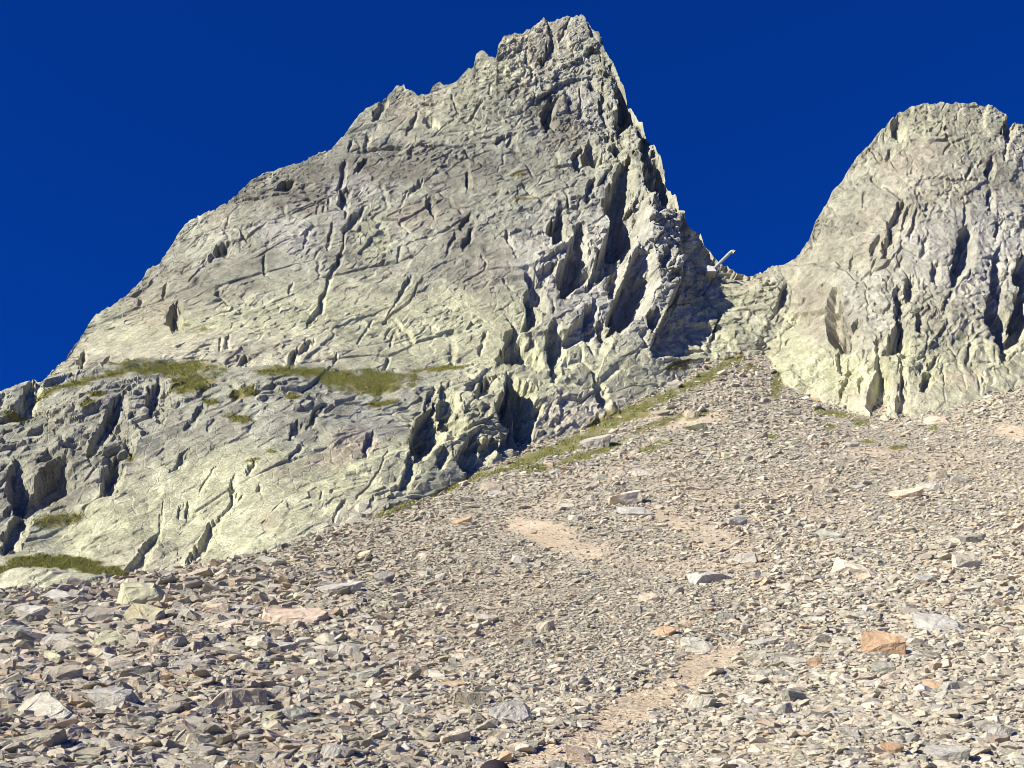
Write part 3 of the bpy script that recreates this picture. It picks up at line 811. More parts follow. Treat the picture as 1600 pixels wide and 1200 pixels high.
BUTT, BT_P, BT_N, BT_px, BT_py = build_cliff('rock_buttress', -420, 830, 900, BUT_TOP, BUT_BOT, 300, but_anchor, 2000, B_paints, GREY, rough_but, 55,
                                             'low pale green lichen slab cliff with grassy terrace, at the left below the peak', None, back=12, lean=(1.0, 0.6), kd=0.85)

# ------------------------------------------------------------------ right-hand tower
TOW_TOP = [(1165, 560), (1190, 470), (1205, 425), (1215, 415), (1225, 412), (1240, 400), (1255, 385), (1265, 370), (1275, 345), (1290, 320), (1300, 300), (1315, 285), (1325, 265), (1335, 245), (1350, 232), (1365, 215), (1380, 197), (1395, 180), (1410, 172), (1430, 163), (1460, 160), (1500, 160), (1525, 160), (1535, 165),
           (1555, 170), (1570, 180), (1577, 192), (1600, 193), (1640, 205), (1700, 235), (1800, 330), (1950, 480)]
TOW_BOT = [(1165, 620), (1230, 650), (1380, 700), (1450, 695), (1600, 655), (1800, 610), (1950, 600)]
tow_anchor = [(1165, 560, 144), (1165, 620, 140), (1215, 415, 161), (1225, 610, 135), (1230, 650, 135), (1300, 632, 132), (1380, 648, 126), (1380, 700, 122), (1450, 640, 125.5), (1600, 600, 130), (1600, 655, 125), (1800, 560, 134), (1800, 610, 130), (1950, 480, 142), (1300, 300, 163), (1410, 172, 168), (1525, 160, 170), (1640, 205, 172), (1800, 330, 165),
              (1400, 400, 146), (1550, 400, 148), (1300, 480, 144), (1480, 520, 134), (1260, 520, 145), (1230, 480, 154)]
T_paints = [(1350, 600, 200, 60, 5, LICH, 0.85), (1230, 560, 60, 80, 20, LICH, 0.8), (1500, 570, 150, 40, 0, LICH, 0.5), (1290, 480, 45, 60, 0, BROWN, 0.8), (1460, 290, 120, 30, 0, CREAM, 0.45), (1500, 400, 110, 80, 0, PALE, 0.6), (1570, 380, 60, 110, 0, PALE, 0.7), (1500, 590, 40, 18, 0, PINK, 0.6), (1430, 240, 60, 30, -30, PINK, 0.4),
            (1480, 190, 110, 35, 0, LICH, 0.4), (1380, 350, 70, 50, 0, BROWN, 0.4), (1330, 300, 50, 40, -40, GREY, 0.4), (1370, 460, 60, 60, 0, PALE, 0.4), (1280, 400, 40, 40, -30, BROWN, 0.3), (1380, 620, 120, 25, 0, CREAM, 0.5)]
rough_tow = (0.40, [(1230, 570, 40, 70, 15, 0.16), (1300, 610, 120, 35, 5, 0.28), (1450, 590, 120, 40, 0, 0.3), (1470, 270, 90, 40, 0, 0.35), (1380, 480, 100, 90, 0, 0.6), (1560, 450, 60, 120, 0, 0.65)])
TOWER, TW_P, TW_N, TW_px, TW_py = build_cliff('rock_tower', 1165, 1950, 560, TOW_TOP, TOW_BOT, 420, tow_anchor, 3000, T_paints, (0.365, 0.352, 0.265), rough_tow, 75,
                                              'broad blunt-topped rock tower with vertical dark clefts, at the right edge', None)


# ------------------------------------------------------------------ grass
def blades(name, pts, nrm, hgt, seed, label):
    rng = np.random.default_rng(seed)
    n = len(pts)
    K = 3
    base = np.repeat(pts, K, 0) + np.concatenate([rng.normal(0, 0.16, (n * K, 2)), np.zeros((n * K, 1))], 1)
    h = np.repeat(hgt, K) * rng.uniform(0.6, 1.3, n * K)
    a = rng.uniform(0, 2 * np.pi, n * K)
    wdt = h * rng.uniform(0.3, 0.7, n * K)
    side = np.stack([np.cos(a), np.sin(a), 0 * a], 1) * wdt[:, None]
    tip = base + np.stack([rng.normal(0, .35, n * K) * h, rng.normal(0, .35, n * K) * h, h], 1)
    base = base - np.array([0, 0, 0.06])
    V = np.stack([base - side, base + side, tip], 1).reshape(-1, 3)
    F = np.arange(n * K * 3).reshape(-1, 3)
    t = rng.uniform(0, 1, (n, 1)) * 0.6 + 0.4 * (0.5 + 0.5 * fbm(pts[:, 0] / 3, pts[:, 1] / 3, seed, 3))[:, None]
    c = np.array([0.11, 0.15, 0.025]) * (1 - t) + np.array([0.27, 0.245, 0.075]) * t
    c = np.repeat(c, K * 3, 0)
    o = tri_mesh(name, V, F, M_GRASS, c)
    o['kind'] = 'stuff'
    o['category'] = 'grass'
    o['label'] = label
    return o


def cliff_grass(P, N, px, py, blobs, n, seed):
    rng = np.random.default_rng(seed)
    m = grass_mask(px, py, blobs, 0.9 * fbm(px / 14, py / 6, seed, 4))
    du = np.gradient(P, axis=1); dv = np.gradient(P, axis=0)
    G = np.cross(du, dv); ar = np.linalg.norm(G, axis=-1)
    nz = np.abs(G[..., 2]) / (ar + 1e-9)
    w = (m ** 1.5 * sm(0.2, 0.6, nz) * np.minimum(ar, np.percentile(ar, 95))).ravel()
    w /= w.sum()
    i = rng.choice(len(w), n, p=w)
    return P.reshape(-1, 3)[i]


g1 = cliff_grass(BT_P, BT_N, BT_px, BT_py, GRASS_TERRACE, 30000, 51)
blades('terrace_grass', g1, None, np.full(len(g1), 0.06), 61, 'olive and brown grass on the ledges of the low slab cliff')
g2 = cliff_grass(BT_P, BT_N, BT_px, BT_py, GRASS_MOUND, 14000, 52)
blades('mound_grass', g2, None, np.full(len(g2), 0.045), 62, 'green grass mound at the far left foot of the slab cliff')
rng = np.random.default_rng(7)
gp = []
for cx, cy, rx, ry, rot in GRASS_CREST:
    k = int(90 + rx * ry * 2.4)
    r = np.sqrt(rng.uniform(0, 1.1, k)); a = rng.uniform(0, 2 * np.pi, k)
    u, w_ = r * np.cos(a) * rx, r * np.sin(a) * ry
    ca, sa = math.cos(math.radians(rot)), math.sin(math.radians(rot))
    for qx, qy in zip(cx + u * ca - w_ * sa, cy + u * sa + w_ * ca):
        if vnoise(qx / 9, qy / 5, 99) < -0.25:
            continue
        gp.append((qx, qy))


def scree_hits(q):
    """vectorised: scree points for many photo pixels"""
    q = np.array(q, float)
    lo = np.full(len(q), 6.0); done = np.zeros(len(q), bool); hi = np.full(len(q), 190.0)
    Yc = 6.0
    while Yc < 185:
        Yn = Yc * 1.02
        x, y, z = ray_at(q[:, 0], q[:, 1], np.full(len(q), Yn))
        hit = (z < scree_z(x, y)) & ~done
        lo[hit], hi[hit] = Yc, Yn
        done |= hit
        Yc = Yn
    for _ in range(8):
        mid = .5 * (lo + hi)
        x, y, z = ray_at(q[:, 0], q[:, 1], mid)
        u = z < scree_z(x, y)
        hi = np.where(u, mid, hi); lo = np.where(u, lo, mid)
    x, y, z = ray_at(q[:, 0], q[:, 1], hi)
    return np.stack([x, y, scree_z(x, y)], 1), done


gpts, ok = scree_hits(gp)
gpts = gpts[ok]
blades('crest_grass', gpts, None, np.full(len(gpts), 0.08), 63, 'yellow-green grass strip along the upper left edge of the scree')


# ------------------------------------------------------------------ stones
def hull_stone(name, seed, dims, npts, bev, mat):
    """a broken block: a box cleaved by random planes"""
    rnd = random.Random(seed)
    bm = bmesh.new()
    bmesh.ops.create_cube(bm, size=1.0)
    for v in bm.verts:
        v.co += Vector((rnd.uniform(-.10, .10), rnd.uniform(-.10, .10), rnd.uniform(-.08, .08)))
    for k in range(npts):
        a = 2 * math.pi * (k + rnd.uniform(0, 0.8)) / npts
        n = Vector((math.cos(a), math.sin(a), rnd.uniform(-0.7, 0.9))).normalized()
        if k >= npts - 2:
            n = Vector((rnd.uniform(-.5, .5), rnd.uniform(-.5, .5), rnd.choice([1, 1, -1]))).normalized()
            d = rnd.uniform(0.30, 0.44)
        else:
            d = rnd.uniform(0.30, 0.52)
        bmesh.ops.bisect_plane(bm, geom=bm.verts[:] + bm.edges[:] + bm.faces[:], plane_co=n * d, plane_no=n, clear_outer=True)
        ed = [e for e in bm.edges if len(e.link_faces) == 1]
        if ed:
            bmesh.ops.holes_fill(bm, edges=ed, sides=0)
    bmesh.ops.remove_doubles(bm, verts=bm.verts, dist=0.03)
    for v in bm.verts:
        v.co = Vector((v.co.x * dims[0], v.co.y * dims[1], v.co.z * dims[2]))
    if bev > 0:
        bmesh.ops.bevel(bm, geom=list(bm.edges), offset=bev * 0.6, segments=1, affect='EDGES', profile=0.5, clamp_overlap=True)
        bmesh.ops.triangulate(bm, faces=bm.faces)
        for _ in range(2):
            bmesh.ops.subdivide_edges(bm, edges=[e for e in bm.edges if e.calc_length() > 0.16], cuts=1, use_grid_fill=True)
        bmesh.ops.triangulate(bm, faces=bm.faces)
        for v in bm.verts:
            k = Vector((rnd.uniform(-1, 1), rnd.uniform(-1, 1), rnd.uniform(-1, 1)))
            v.co += k * 0.014
    bmesh.ops.recalc_face_normals(bm, faces=bm.faces)
    me = bpy.data.meshes.new(name)
    bm.to_mesh(me); bm.free()
    me.materials.append(mat)
    me.shade_flat()
    return me


rs = random.Random(11)
small = []
proto = bpy.data.collections.new('scree_stone_kinds')
NV = 26
for k in range(NV):
    flat = rs.uniform(0.22, 0.6)
    me = hull_stone('scree_stone_shape', 100 + k, (1.0, rs.uniform(0.55, 0.95), flat), rs.randint(6, 9), 0.03, M_INST)
    o = bpy.data.objects.new('scree_stone_shape', me)
    proto.objects.link(o)

PALETTE = np.array([[0.41, 0.395, 0.36], [0.47, 0.445, 0.395], [0.36, 0.345, 0.31], [0.50, 0.445, 0.365], [0.52, 0.42, 0.32], [0.44, 0.43, 0.34], [0.29, 0.28, 0.26], [0.52, 0.51, 0.48], [0.44, 0.29, 0.17], [0.45, 0.37, 0.32], [0.45, 0.44, 0.33], [0.41, 0.42, 0.41]])
PALETTE = PALETTE * 0.62 + 0.38 * PALETTE[:8].mean(0)
PALETTE = PALETTE * np.array([1.15, 1.11, 0.99])
PW_R = np.array([22, 22, 16, 14, 7, 6, 4, 6, 1.0, 6, 1.5, 8.]); PW_R /= PW_R.sum()
PW_L = np.array([18, 14, 18, 16, 10, 7, 9, 3, 2.0, 12, 3.5, 4.]); PW_L /= PW_L.sum()


def scatter():
    rng = np.random.default_rng(1234)
    out = []
    # (count, smallest, largest size in photo px, power)
    for n, s0, s1, pw in ((230000, 3.0, 9, 2.4), (80000, 6, 16, 2.4), (7500, 13, 30, 2.6), (-17000, 11, 28, 2.3)):
        only_coarse = n < 0
        n = int(abs(n) * 1.62)
        x = rng.uniform(-480, 2080, n); y = rng.uniform(530, 1320, n)
        lim = np.interp(x, [-480, 0, 300, 500, 700, 850, 1000, 1100, 1170, 1230, 1300, 1380, 1450, 1600, 2080], [945, 902, 870, 808, 740, 670, 603, 556, 530, 580, 612, 628, 620, 580, 540])
        m = y > lim
        x, y = x[m], y[m]
        u = rng.uniform(0, 1, len(x))
        s = (s0 ** (1 - pw) + u * (s1 ** (1 - pw) - s0 ** (1 - pw))) ** (1 / (1 - pw))
        # coarse blocks lower left, finer in the middle and far up
        coarse = sm(800, 250, x) * sm(830, 960, y)
        mid = 0.54 + 0.46 * sm(600, 1130, y)
        fine = 1 - 0.30 * (1 - sm(0.6, 1.3, blob(x, y, 880, 930, 330, 150, 10)))
        fine2 = 1 - 0.2 * (1 - sm(0.6, 1.3, blob(x, y, 1450, 740, 250, 90, 0)))
        s = s * mid * fine * fine2 * (1 + 0.42 * coarse)
        sd = np.clip(2.1 * sand_mask(x, y) - 0.2, 0, 1)
        keep = rng.uniform(0, 1, len(x)) > sd * np.interp(s, [3, 6, 14], [0.93, 0.975, 0.99])
        if only_coarse:
            keep &= rng.uniform(0, 1, len(x)) < sm(900, 380, x) * sm(850, 960, y) * sm(-0.5, 0.2, fbm(x / 120, y / 60, 71, 3))
        g = grass_mask(x, y, GRASS_CREST + GRASS_MOUND)
        keep &= rng.uniform(0, 1, len(x)) > g * 0.9
        out.append(np.stack([x[keep], y[keep], s[keep]], 1))
    q = np.concatenate(out, 0)
    pts, ok = scree_hits(q[:, :2])
    q, pts = q[ok], pts[ok]
    dist = np.sqrt((pts ** 2).sum(1))
    size = q[:, 2] * dist / FPX
    n = len(q)
    # slope frame
    e = 0.5
    gx = (_look(_GZ0, pts[:, 0] + e, pts[:, 1]) - _look(_GZ0, pts[:, 0] - e, pts[:, 1])) / (2 * e)
    gy = (_look(_GZ0, pts[:, 0], pts[:, 1] + e) - _look(_GZ0, pts[:, 0], pts[:, 1] - e)) / (2 * e)
    rx = np.arctan(gy) * 0.8 + rng.normal(0, 0.24, n)
    ry = -np.arctan(gx) * 0.8 + rng.normal(0, 0.24, n)
    rz = rng.uniform(0, 2 * np.pi, n)
    left = sm(1000, 350, q[:, 0])
    ia = rng.choice(len(PALETTE), n, p=PW_R); ib = rng.choice(len(PALETTE), n, p=PW_L)
    c = np.where((rng.uniform(0, 1, n) < left)[:, None], PALETTE[ib], PALETTE[ia])
    c = c * rng.uniform(0.78, 1.2, (n, 1)) * (1 - 0.19 * left[:, None])
    sd = sand_mask(q[:, 0], q[:, 1])[:, None] * 0.6
    c = c * (1 - sd) + np.array([0.50, 0.40, 0.29]) * sd
    scl = np.stack([size * rng.uniform(0.95, 1.45, n), size * rng.uniform(0.75, 1.15, n), size * rng.uniform(0.7, 1.25, n)], 1)
    pts[:, 2] += size * rng.uniform(0.0, 0.16, n)
    me = bpy.data.meshes.new('scree_stones')
    me.vertices.add(n); me.vertices.foreach_set('co', pts.reshape(-1).astype(np.float32))
    for nm, arr in (('stone_rot', np.stack([rx, ry, rz], 1)), ('stone_scale', scl)):
        a = me.attributes.new(nm, 'FLOAT_VECTOR', 'POINT'); a.data.foreach_set('vector', arr.astype(np.float32).reshape(-1))
    a = me.attributes.new('stone_kind', 'INT', 'POINT'); a.data.foreach_set('value', rng.integers(0, NV, n).astype(np.int32))
    a = me.attributes.new('stone_colour', 'FLOAT_COLOR', 'POINT')
    a.data.foreach_set('color', np.concatenate([c, np.ones((n, 1))], 1).astype(np.float32).reshape(-1))
    me.materials.append(M_INST)
    o = bpy.data.objects.new('scree_stones', me)
    COL.objects.link(o)
    o['kind'] = 'stuff'; o['category'] = 'scree'; o['label'] = 'countless small broken grey and beige stones covering the slope'
    ng = bpy.data.node_groups.new('scatter_scree', 'GeometryNodeTree')
    ng.interface.new_socket('Geometry', in_out='INPUT', socket_type='NodeSocketGeometry')
    ng.interface.new_socket('Geometry', in_out='OUTPUT', socket_type='NodeSocketGeometry')
    N, L = ng.nodes, ng.links
    gi, go = N.new('NodeGroupInput'), N.new('NodeGroupOutput')
    ci = N.new('GeometryNodeCollectionInfo'); ci.inputs['Collection'].default_value = proto
    ci.inputs['Separate Children'].default_value = True; ci.inputs['Reset Children'].default_value = True
    iop = N.new('GeometryNodeInstanceOnPoints'); iop.inputs['Pick Instance'].default_value = True

    def named(nm, t):
        z = N.new('GeometryNodeInputNamedAttribute'); z.data_type = t; z.inputs['Name'].default_value = nm
        return z.outputs['Attribute']
    L.new(gi.outputs[0], iop.inputs['Points']); L.new(ci.outputs[0], iop.inputs['Instance'])
    L.new(named('stone_kind', 'INT'), iop.inputs['Instance Index'])
    e2r = N.new('FunctionNodeEulerToRotation'); L.new(named('stone_rot', 'FLOAT_VECTOR'), e2r.inputs[0])
    L.new(e2r.outputs[0], iop.inputs['Rotation'])
    L.new(named('stone_scale', 'FLOAT_VECTOR'), iop.inputs['Scale'])
    L.new(iop.outputs[0], go.inputs[0])
    md = o.modifiers.new('scatter', 'NODES'); md.node_group = ng
    print('scree stones', n)


scatter()

# boulders one can point at: px, py, width, height (photo px), colour, flatness label
SHAPES = []
for k in range(16):
    fl = [0.32, 0.5, 0.75][k % 3]
    SHAPES.append((hull_stone('boulder_shape', 500 + k, (1.0, [0.8, 0.62, 0.9][(k // 3) % 3], fl), 6 + k % 4, 0.035, M_STONE), k % 3))


def colour(c):
    return {'tan': (0.62, 0.47, 0.34), 'cream': (0.64, 0.56, 0.42), 'grey': (0.40, 0.385, 0.35), 'dark': (0.22, 0.21, 0.195), 'orange': (0.52, 0.31, 0.16), 'brown': (0.36, 0.315, 0.225),
            'lichen': (0.47, 0.46, 0.28), 'pale': (0.50, 0.475, 0.39), 'pink': (0.48, 0.40, 0.29), 'olive': (0.36, 0.33, 0.19), 'bluish': (0.36, 0.37, 0.305)}[c]


def put_stone(px, py, w, h, colr, rnd, label, group=None, name='boulder'):
    hit = scree_hit(px, py + h * 0.30)
    if hit is None:
        return
    x, y, z = hit
    d = math.sqrt(x * x + y * y + (z - CAMZ) ** 2)
    wm, hm = w * d / FPX, h * d / FPX
    cls = 0 if h / w < 0.42 else (1 if h / w < 0.62 else 2)
    me = rnd.choice([m for m, k in SHAPES if k == cls])
    o = bpy.data.objects.new(name, me)
    COL.objects.link(o)
    fl = [0.32, 0.5, 0.75][cls]
    n = scree_normal(x, y)
    n = (n * 0.7 + Vector((0, 0, 0.3))).normalized()
    q = Vector((0, 0, 1)).rotation_difference(n)
    rz = rnd.choice([0, math.pi]) + rnd.uniform(-0.5, 0.5)
    o.rotation_euler = (q.to_matrix() @ Euler((rnd.uniform(-.12, .16) + ((0.5 if name == 'boulder' else 0.3) if cls == 0 else 0.05), rnd.uniform(-.16, .16), 0)).to_matrix() @ Euler((0, 0, rz)).to_matrix()).to_euler()
    s = (wm * 1.06, wm * 0.95, hm * 1.05 / fl)
    s = (s[0], s[1], max(min(s[2], wm * 1.6), wm * 0.6))
    o.scale = s
    o.location = (x, y + 0.15 * wm, z + s[2] * fl * 0.30)
    br = rnd.uniform(0.98, 1.14)
    o.color = (*[(c * 0.68 + 0.32 * g) * br for c, g in zip(colour(colr), (0.44, 0.415, 0.33))], 1)
    o['label'] = label
    o['category'] = 'boulder' if name == 'boulder' else 'stone'
    if group:
        o['group'] = group
    return o


rnd = random.Random(5)
NAMED = [
    (457, 968, 92, 36, 'tan', 'large flat pinkish tan slab lying in the coarse scree left of centre'),
    (358, 1098, 92, 44, 'pink', 'blocky boulder with dark shaded front and pink left end, lower left'),
    (1380, 1012, 54, 38, 'orange', 'upright block stained rusty orange, at the right'),
    (975, 780, 50, 26, 'cream', 'cream topped boulder sitting above a grey slab, mid slope'),
    (990, 800, 52, 16, 'grey', 'grey slab directly under the cream topped boulder'),
    (1105, 903, 66, 24, 'grey', 'long low grey boulder with brown underside, below the sandy patches'),
    (1340, 890, 70, 24, 'cream', 'pale pointed flat slab right of centre, above the rusty block'),
    (1508, 880, 40, 26, 'cream', 'pale cream slab near the right edge, right of the pointed slab'),
    (930, 690, 46, 26, 'grey', 'big rounded boulder beside the grass strip on the scree crest'),
    (1415, 772, 38, 19, 'tan', 'lone brownish boulder below the tower, upper right scree'),
    (1455, 762, 30, 12, 'pale', 'thin pale slab just right of the lone brownish boulder'),
    (525, 922, 54, 28, 'grey', 'grey triangular slab above and right of the big tan slab'),
    (550, 1018, 44, 22, 'grey', 'curved grey stone below the big tan slab'),
    (490, 1030, 46, 22, 'grey', 'flat grey slab, left neighbour of the curved grey stone'),
    (572, 1055, 48, 20, 'bluish', 'bluish grey flat stone with dark gap under it'),
    (218, 968, 62, 24, 'olive', 'olive yellow slab below the grass mound'),
    (225, 935, 76, 42, 'lichen', 'large lichen green slab leaning up towards the slab cliff'),
    (98, 935, 56, 24, 'grey', 'grey boulder just below the grass mound'),
    (425, 880, 48, 24, 'bluish', 'dark grey ribbed boulder at the foot of the slab cliff'),
    (165, 1098, 86, 38, 'grey', 'large grey boulder with black shadow on its right, lower left'),
    (60, 1118, 100, 28, 'pale', 'long pale slab left of the large grey boulder'),
    (90, 1060, 46, 30, 'brown', 'brown and grey stone near the left edge'),
    (232, 1046, 24, 22, 'pale', 'small white stone among brown blocks, lower left'),
    (1155, 815, 32, 18, 'grey', 'grey stone on the right of the sandy patches'),
    (1085, 647, 28, 14, 'pink', 'reddish flat stone at the top of the scree'),
    (1085, 668, 34, 18, 'lichen', 'yellow lichen covered boulder at the top of the scree'),
    (1000, 606, 40, 16, 'grey', 'long grey boulder on the crest where scree meets cliff'),
    (1056, 601, 24, 15, 'grey', 'small dark sided boulder on the crest by the grass'),
    (1040, 988, 36, 15, 'orange', 'small rusty brown stone in the middle of the scree'),
    (1092, 1012, 50, 17, 'pale', 'pale grey slab at the upper end of the sandy path'),
    (1475, 978, 66, 24, 'grey', 'wedge shaped grey slab behind the rusty block'),
    (1243, 1036, 38, 20, 'pale', 'pale stone with black shadow, left of the small orange stone'),
    (1273, 1037, 22, 17, 'orange', 'small bright orange stone left of the rusty block'),
    (1397, 1174, 28, 22, 'orange', 'small pinkish orange stone at the bottom right'),
    (905, 1187, 40, 30, 'tan', 'tan stone at the bottom edge right of the cap'),
    (872, 1196, 28, 18, 'dark', 'dark stone at the bottom edge left of the tan stone'),
    (708, 1155, 44, 24, 'cream', 'cream slab at the bottom left of the sandy path'),
    (800, 1120, 58, 24, 'grey', 'layered grey slab above the cap'),
    (1525, 842, 30, 18, 'dark', 'dark greenish grey stone near the right edge'),
    (1295, 836, 32, 17, 'bluish', 'bluish grey stone in the right part of the scree'),
    (1245, 1092, 34, 26, 'bluish', 'bluish grey pointed stone, lower right'),
    (40, 1165, 84, 34, 'brown', 'big brown boulder in the lower left corner with black hollow'),
    (530, 1180, 48, 26, 'grey', 'square grey block at the bottom, left of the cap'),
    (732, 1095, 46, 28, 'brown', 'brownish grey block left of the layered grey slab'),
    (335, 952, 40, 22, 'tan', 'tan stone above and left of the big tan slab'),
    (405, 1008, 48, 24, 'cream', 'cream stone below the big tan slab'),
    (600, 905, 30, 22, 'dark', 'dark stone among coarse blocks, centre left'),
    (768, 762, 36, 14, 'brown', 'low dark boulder on the grassy edge of the scree'),
    (775, 640 + 130, 26, 10, 'grey', 'thin grey slab next to the low dark boulder on the edge'),
    (720, 815, 26, 14, 'orange', 'small orange stone high on the left scree'),
    (1030, 645, 24, 12, 'brown', 'brown stone in the grass near the crest'),
    (1470, 658, 34, 14, 'tan', 'tan boulder close under the tower at the right'),
    (1165, 873, 40, 18, 'grey', 'grey stone right of the long low boulder, below the sand'),
    (1020, 935, 36, 18, 'tan', 'tan and grey stone left of the sandy path top'),
    (990, 952, 28, 12, 'dark', 'dark thin stone below the tan and grey stone'),
    (1135, 965, 34, 16, 'dark', 'dark grey flat stone above the pale slab'),
    (815, 875, 30, 14, 'grey', 'grey stone below the left sandy patch'),
    (1180, 1028, 34, 20, 'pale', 'light grey stone just right of the sandy path'),
    (1100, 1100, 46, 24, 'pale', 'pale block right of the sandy path'),
    (1480, 1180, 50, 28, 'grey', 'broad grey stone at the bottom right corner area'),
    (905, 1065, 24, 18, 'grey', 'small upright grey stone at the left edge of the sandy path'),
    (640, 1110, 40, 22, 'pale', 'pale flat stone in the lower middle'),
    (290, 1040, 50, 26, 'grey', 'grey leaning slab in the coarse blocks, lower left'),
    (460, 1120, 44, 24, 'bluish', 'bluish grey block right of the dark fronted boulder'),
]
used = []
for px, py, w, h, c, lb in NAMED:
    if put_stone(px, py, w, h, c, rnd, lb):
        used.append((px, py, w))
ZONES = [
    (0, 480, 945, 1190, 105, 24, 54, 'in the coarse lower left scree'),
    (480, 830, 860, 1190, 55, 18, 34, 'in the scree left of the sandy path'),
    (830, 1180, 700, 1020, 24, 14, 26, 'in the middle scree between the sandy patches'),
    (1120, 1590, 960, 1190, 40, 18, 36, 'in the lower right scree'),
    (1180, 1590, 690, 950, 18, 14, 26, 'in the upper right scree below the tower'),
]
labels = set()
LAND = [(457, 968, 'big pinkish tan slab'), (358, 1098, 'dark fronted blocky boulder'), (1380, 1012, 'rusty orange block'), (975, 785, 'cream topped boulder'), (1105, 903, 'long low grey boulder'),
        (1340, 890, 'pale pointed slab'), (1508, 880, 'pale cream slab'), (930, 690, 'rounded crest boulder'), (1415, 772, 'lone brownish boulder'), (218, 966, 'olive yellow slab'), (165, 1098, 'large lower left boulder'),
        (60, 1118, 'long pale slab'), (425, 880, 'dark ribbed boulder'), (572, 1055, 'bluish flat stone'), (773, 1195, 'black cap'), (800, 1120, 'layered grey slab'), (1245, 1092, 'bluish pointed stone'), (530, 1180, 'square grey block'),
        (720, 815, 'small orange stone'), (1397, 1174, 'pinkish orange stone'), (1040, 988, 'rusty brown middle stone'), (232, 1046, 'small white stone'), (1525, 842, 'dark greenish stone'), (525, 922, 'grey triangular slab'),
        (1155, 815, 'grey stone beside sand')]
cn = {'grey': 'grey', 'tan': 'tan', 'brown': 'brown', 'pale': 'pale', 'dark': 'dark grey', 'lichen': 'lichen tinted', 'pink': 'pinkish', 'bluish': 'bluish grey', 'cream': 'cream'}
for x0, x1, y0, y1, n, s0, s1, zone in ZONES:
    k = 0
    tries = 0
    while k < n and tries < n * 60:
        tries += 1
        px, py = rnd.uniform(x0, x1), rnd.uniform(y0, y1)
        w = s0 + (s1 - s0) * rnd.random() ** 2.2
        if float(sand_mask(np.array([px]), np.array([py]))[0]) > 0.25:
            continue
        if any(abs(px - a) < (w + b) * 0.5 and abs(py - d) < (w + b) * 0.3 for a, d, b in used):
            continue
        f = rnd.choice([0.36, 0.45, 0.55, 0.7])
        c = rnd.choice(['grey'] * 5 + ['tan'] * 2 + ['brown', 'pale', 'pale', 'dark', 'pink', 'bluish', 'bluish', 'cream', 'lichen'])
        shp = 'flat' if f < 0.42 else ('angular' if f < 0.62 else 'blocky')
        lx, ly, short = min(LAND, key=lambda e: (e[0] - px) ** 2 + (1.6 * (e[1] - py)) ** 2)
        dx, dy = px - lx, 1.6 * (py - ly)
        near = 'close' if dx * dx + dy * dy < 75 ** 2 else 'some way'
        if abs(dx) > 2 * abs(dy): rel = f'{near} to the {"right" if dx > 0 else "left"} of'
        elif abs(dy) > 2 * abs(dx): rel = f'{near} {"below" if dy > 0 else "above"}'
        else: rel = f'{near} {"below" if dy > 0 else "above"} and {"right" if dx > 0 else "left"} of'
        size = 'large ' if w > s0 + 0.5 * (s1 - s0) else ('small ' if w < s0 + 0.12 * (s1 - s0) else '')
        lb = f'{size}{shp} {cn[c]} stone {rel} the {short}'
        if lb in labels:
            continue
        if put_stone(px, py, w, w * f, c, rnd, lb, f'scree blocks {zone}', 'scree_block'):
            labels.add(lb)
            used.append((px, py, w)); k += 1


# ------------------------------------------------------------------ avalanche blasting tube on the saddle
def lathe(bm, prof, seg=20):
    rings = []
    for r, z in prof:
        rings.append([bm.verts.new((r * math.cos(2 * math.pi * k / seg), r * math.sin(2 * math.pi * k / seg), z)) for k in range(seg)])
    for a, b in zip(rings[:-1], rings[1:]):
        for k in range(seg):
            bm.faces.new((a[k], a[(k + 1) % seg], b[(k + 1) % seg], b[k]))
    return rings


def mesh_obj(name, bm, mat, parent=None, smooth=False):
    me = bpy.data.meshes.new(name)
    bmesh.ops.recalc_face_normals(bm, faces=bm.faces)
    bm.to_mesh(me); bm.free()
    me.materials.append(mat)
    if smooth:
        for p in me.polygons: p.use_smooth = True
    o = bpy.data.objects.new(name, me)
    COL.objects.link(o)
    if parent: o.parent = parent
    return o


def sweep(bm, path, radii, seg=18, cap0=True, cap1=True):
    rings = []
    for i, (p, r) in enumerate(zip(path, radii)):
        a = path[max(i - 1, 0)]; b = path[min(i + 1, len(path) - 1)]
        t = (Vector(b) - Vector(a)).normalized()
        u = t.cross(Vector((0, 1, 0.02))).normalized(); v = t.cross(u).normalized()
        rings.append([bm.verts.new(Vector(p) + (u * math.cos(2 * math.pi * k / seg) + v * math.sin(2 * math.pi * k / seg)) * r) for k in range(seg)])
    for a, b in zip(rings[:-1], rings[1:]):
        for k in range(seg):
            bm.faces.new((a[k], a[(k + 1) % seg], b[(k + 1) % seg], b[k]))
    if cap0: bm.faces.new(list(reversed(rings[0])))
    if cap1: bm.faces.new(rings[-1])
    return rings


qx, qy = to_px(PK_P[..., 0], PK_P[..., 1], PK_P[..., 2])
i = np.argmin((qx - 1108) ** 2 + (qy - 428) ** 2)
bx, by, bz = PK_P.reshape(-1, 3)[i]
mp = by * 1.12 / FPX
root = bpy.data.objects.new('avalanche_blaster', None)
COL.objects.link(root)
root.location = (bx, by - 1.6, bz - 0.7)
root['label'] = 'white and grey steel avalanche blasting tube on a concrete base at the saddle'
root['category'] = 'avalanche blaster'
bm = bmesh.new()
bmesh.ops.create_cube(bm, size=1.0)
for v in bm.verts:
    top = v.co.z > 0
    v.co = Vector((v.co.x * (11 if top else 17) * mp, v.co.y * (14 if top else 22) * mp, (0.5 + v.co.z) * 15 * mp - 4 * mp + (-3 * mp if v.co.x > 0 and top else 0)))
bmesh.ops.bevel(bm, geom=list(bm.edges), offset=0.12, segments=2, affect='EDGES')
f = mesh_obj('concrete_base', bm, M_CONCRETE, root)
f.location = (-1 * mp, 0, 0)
bm = bmesh.new()
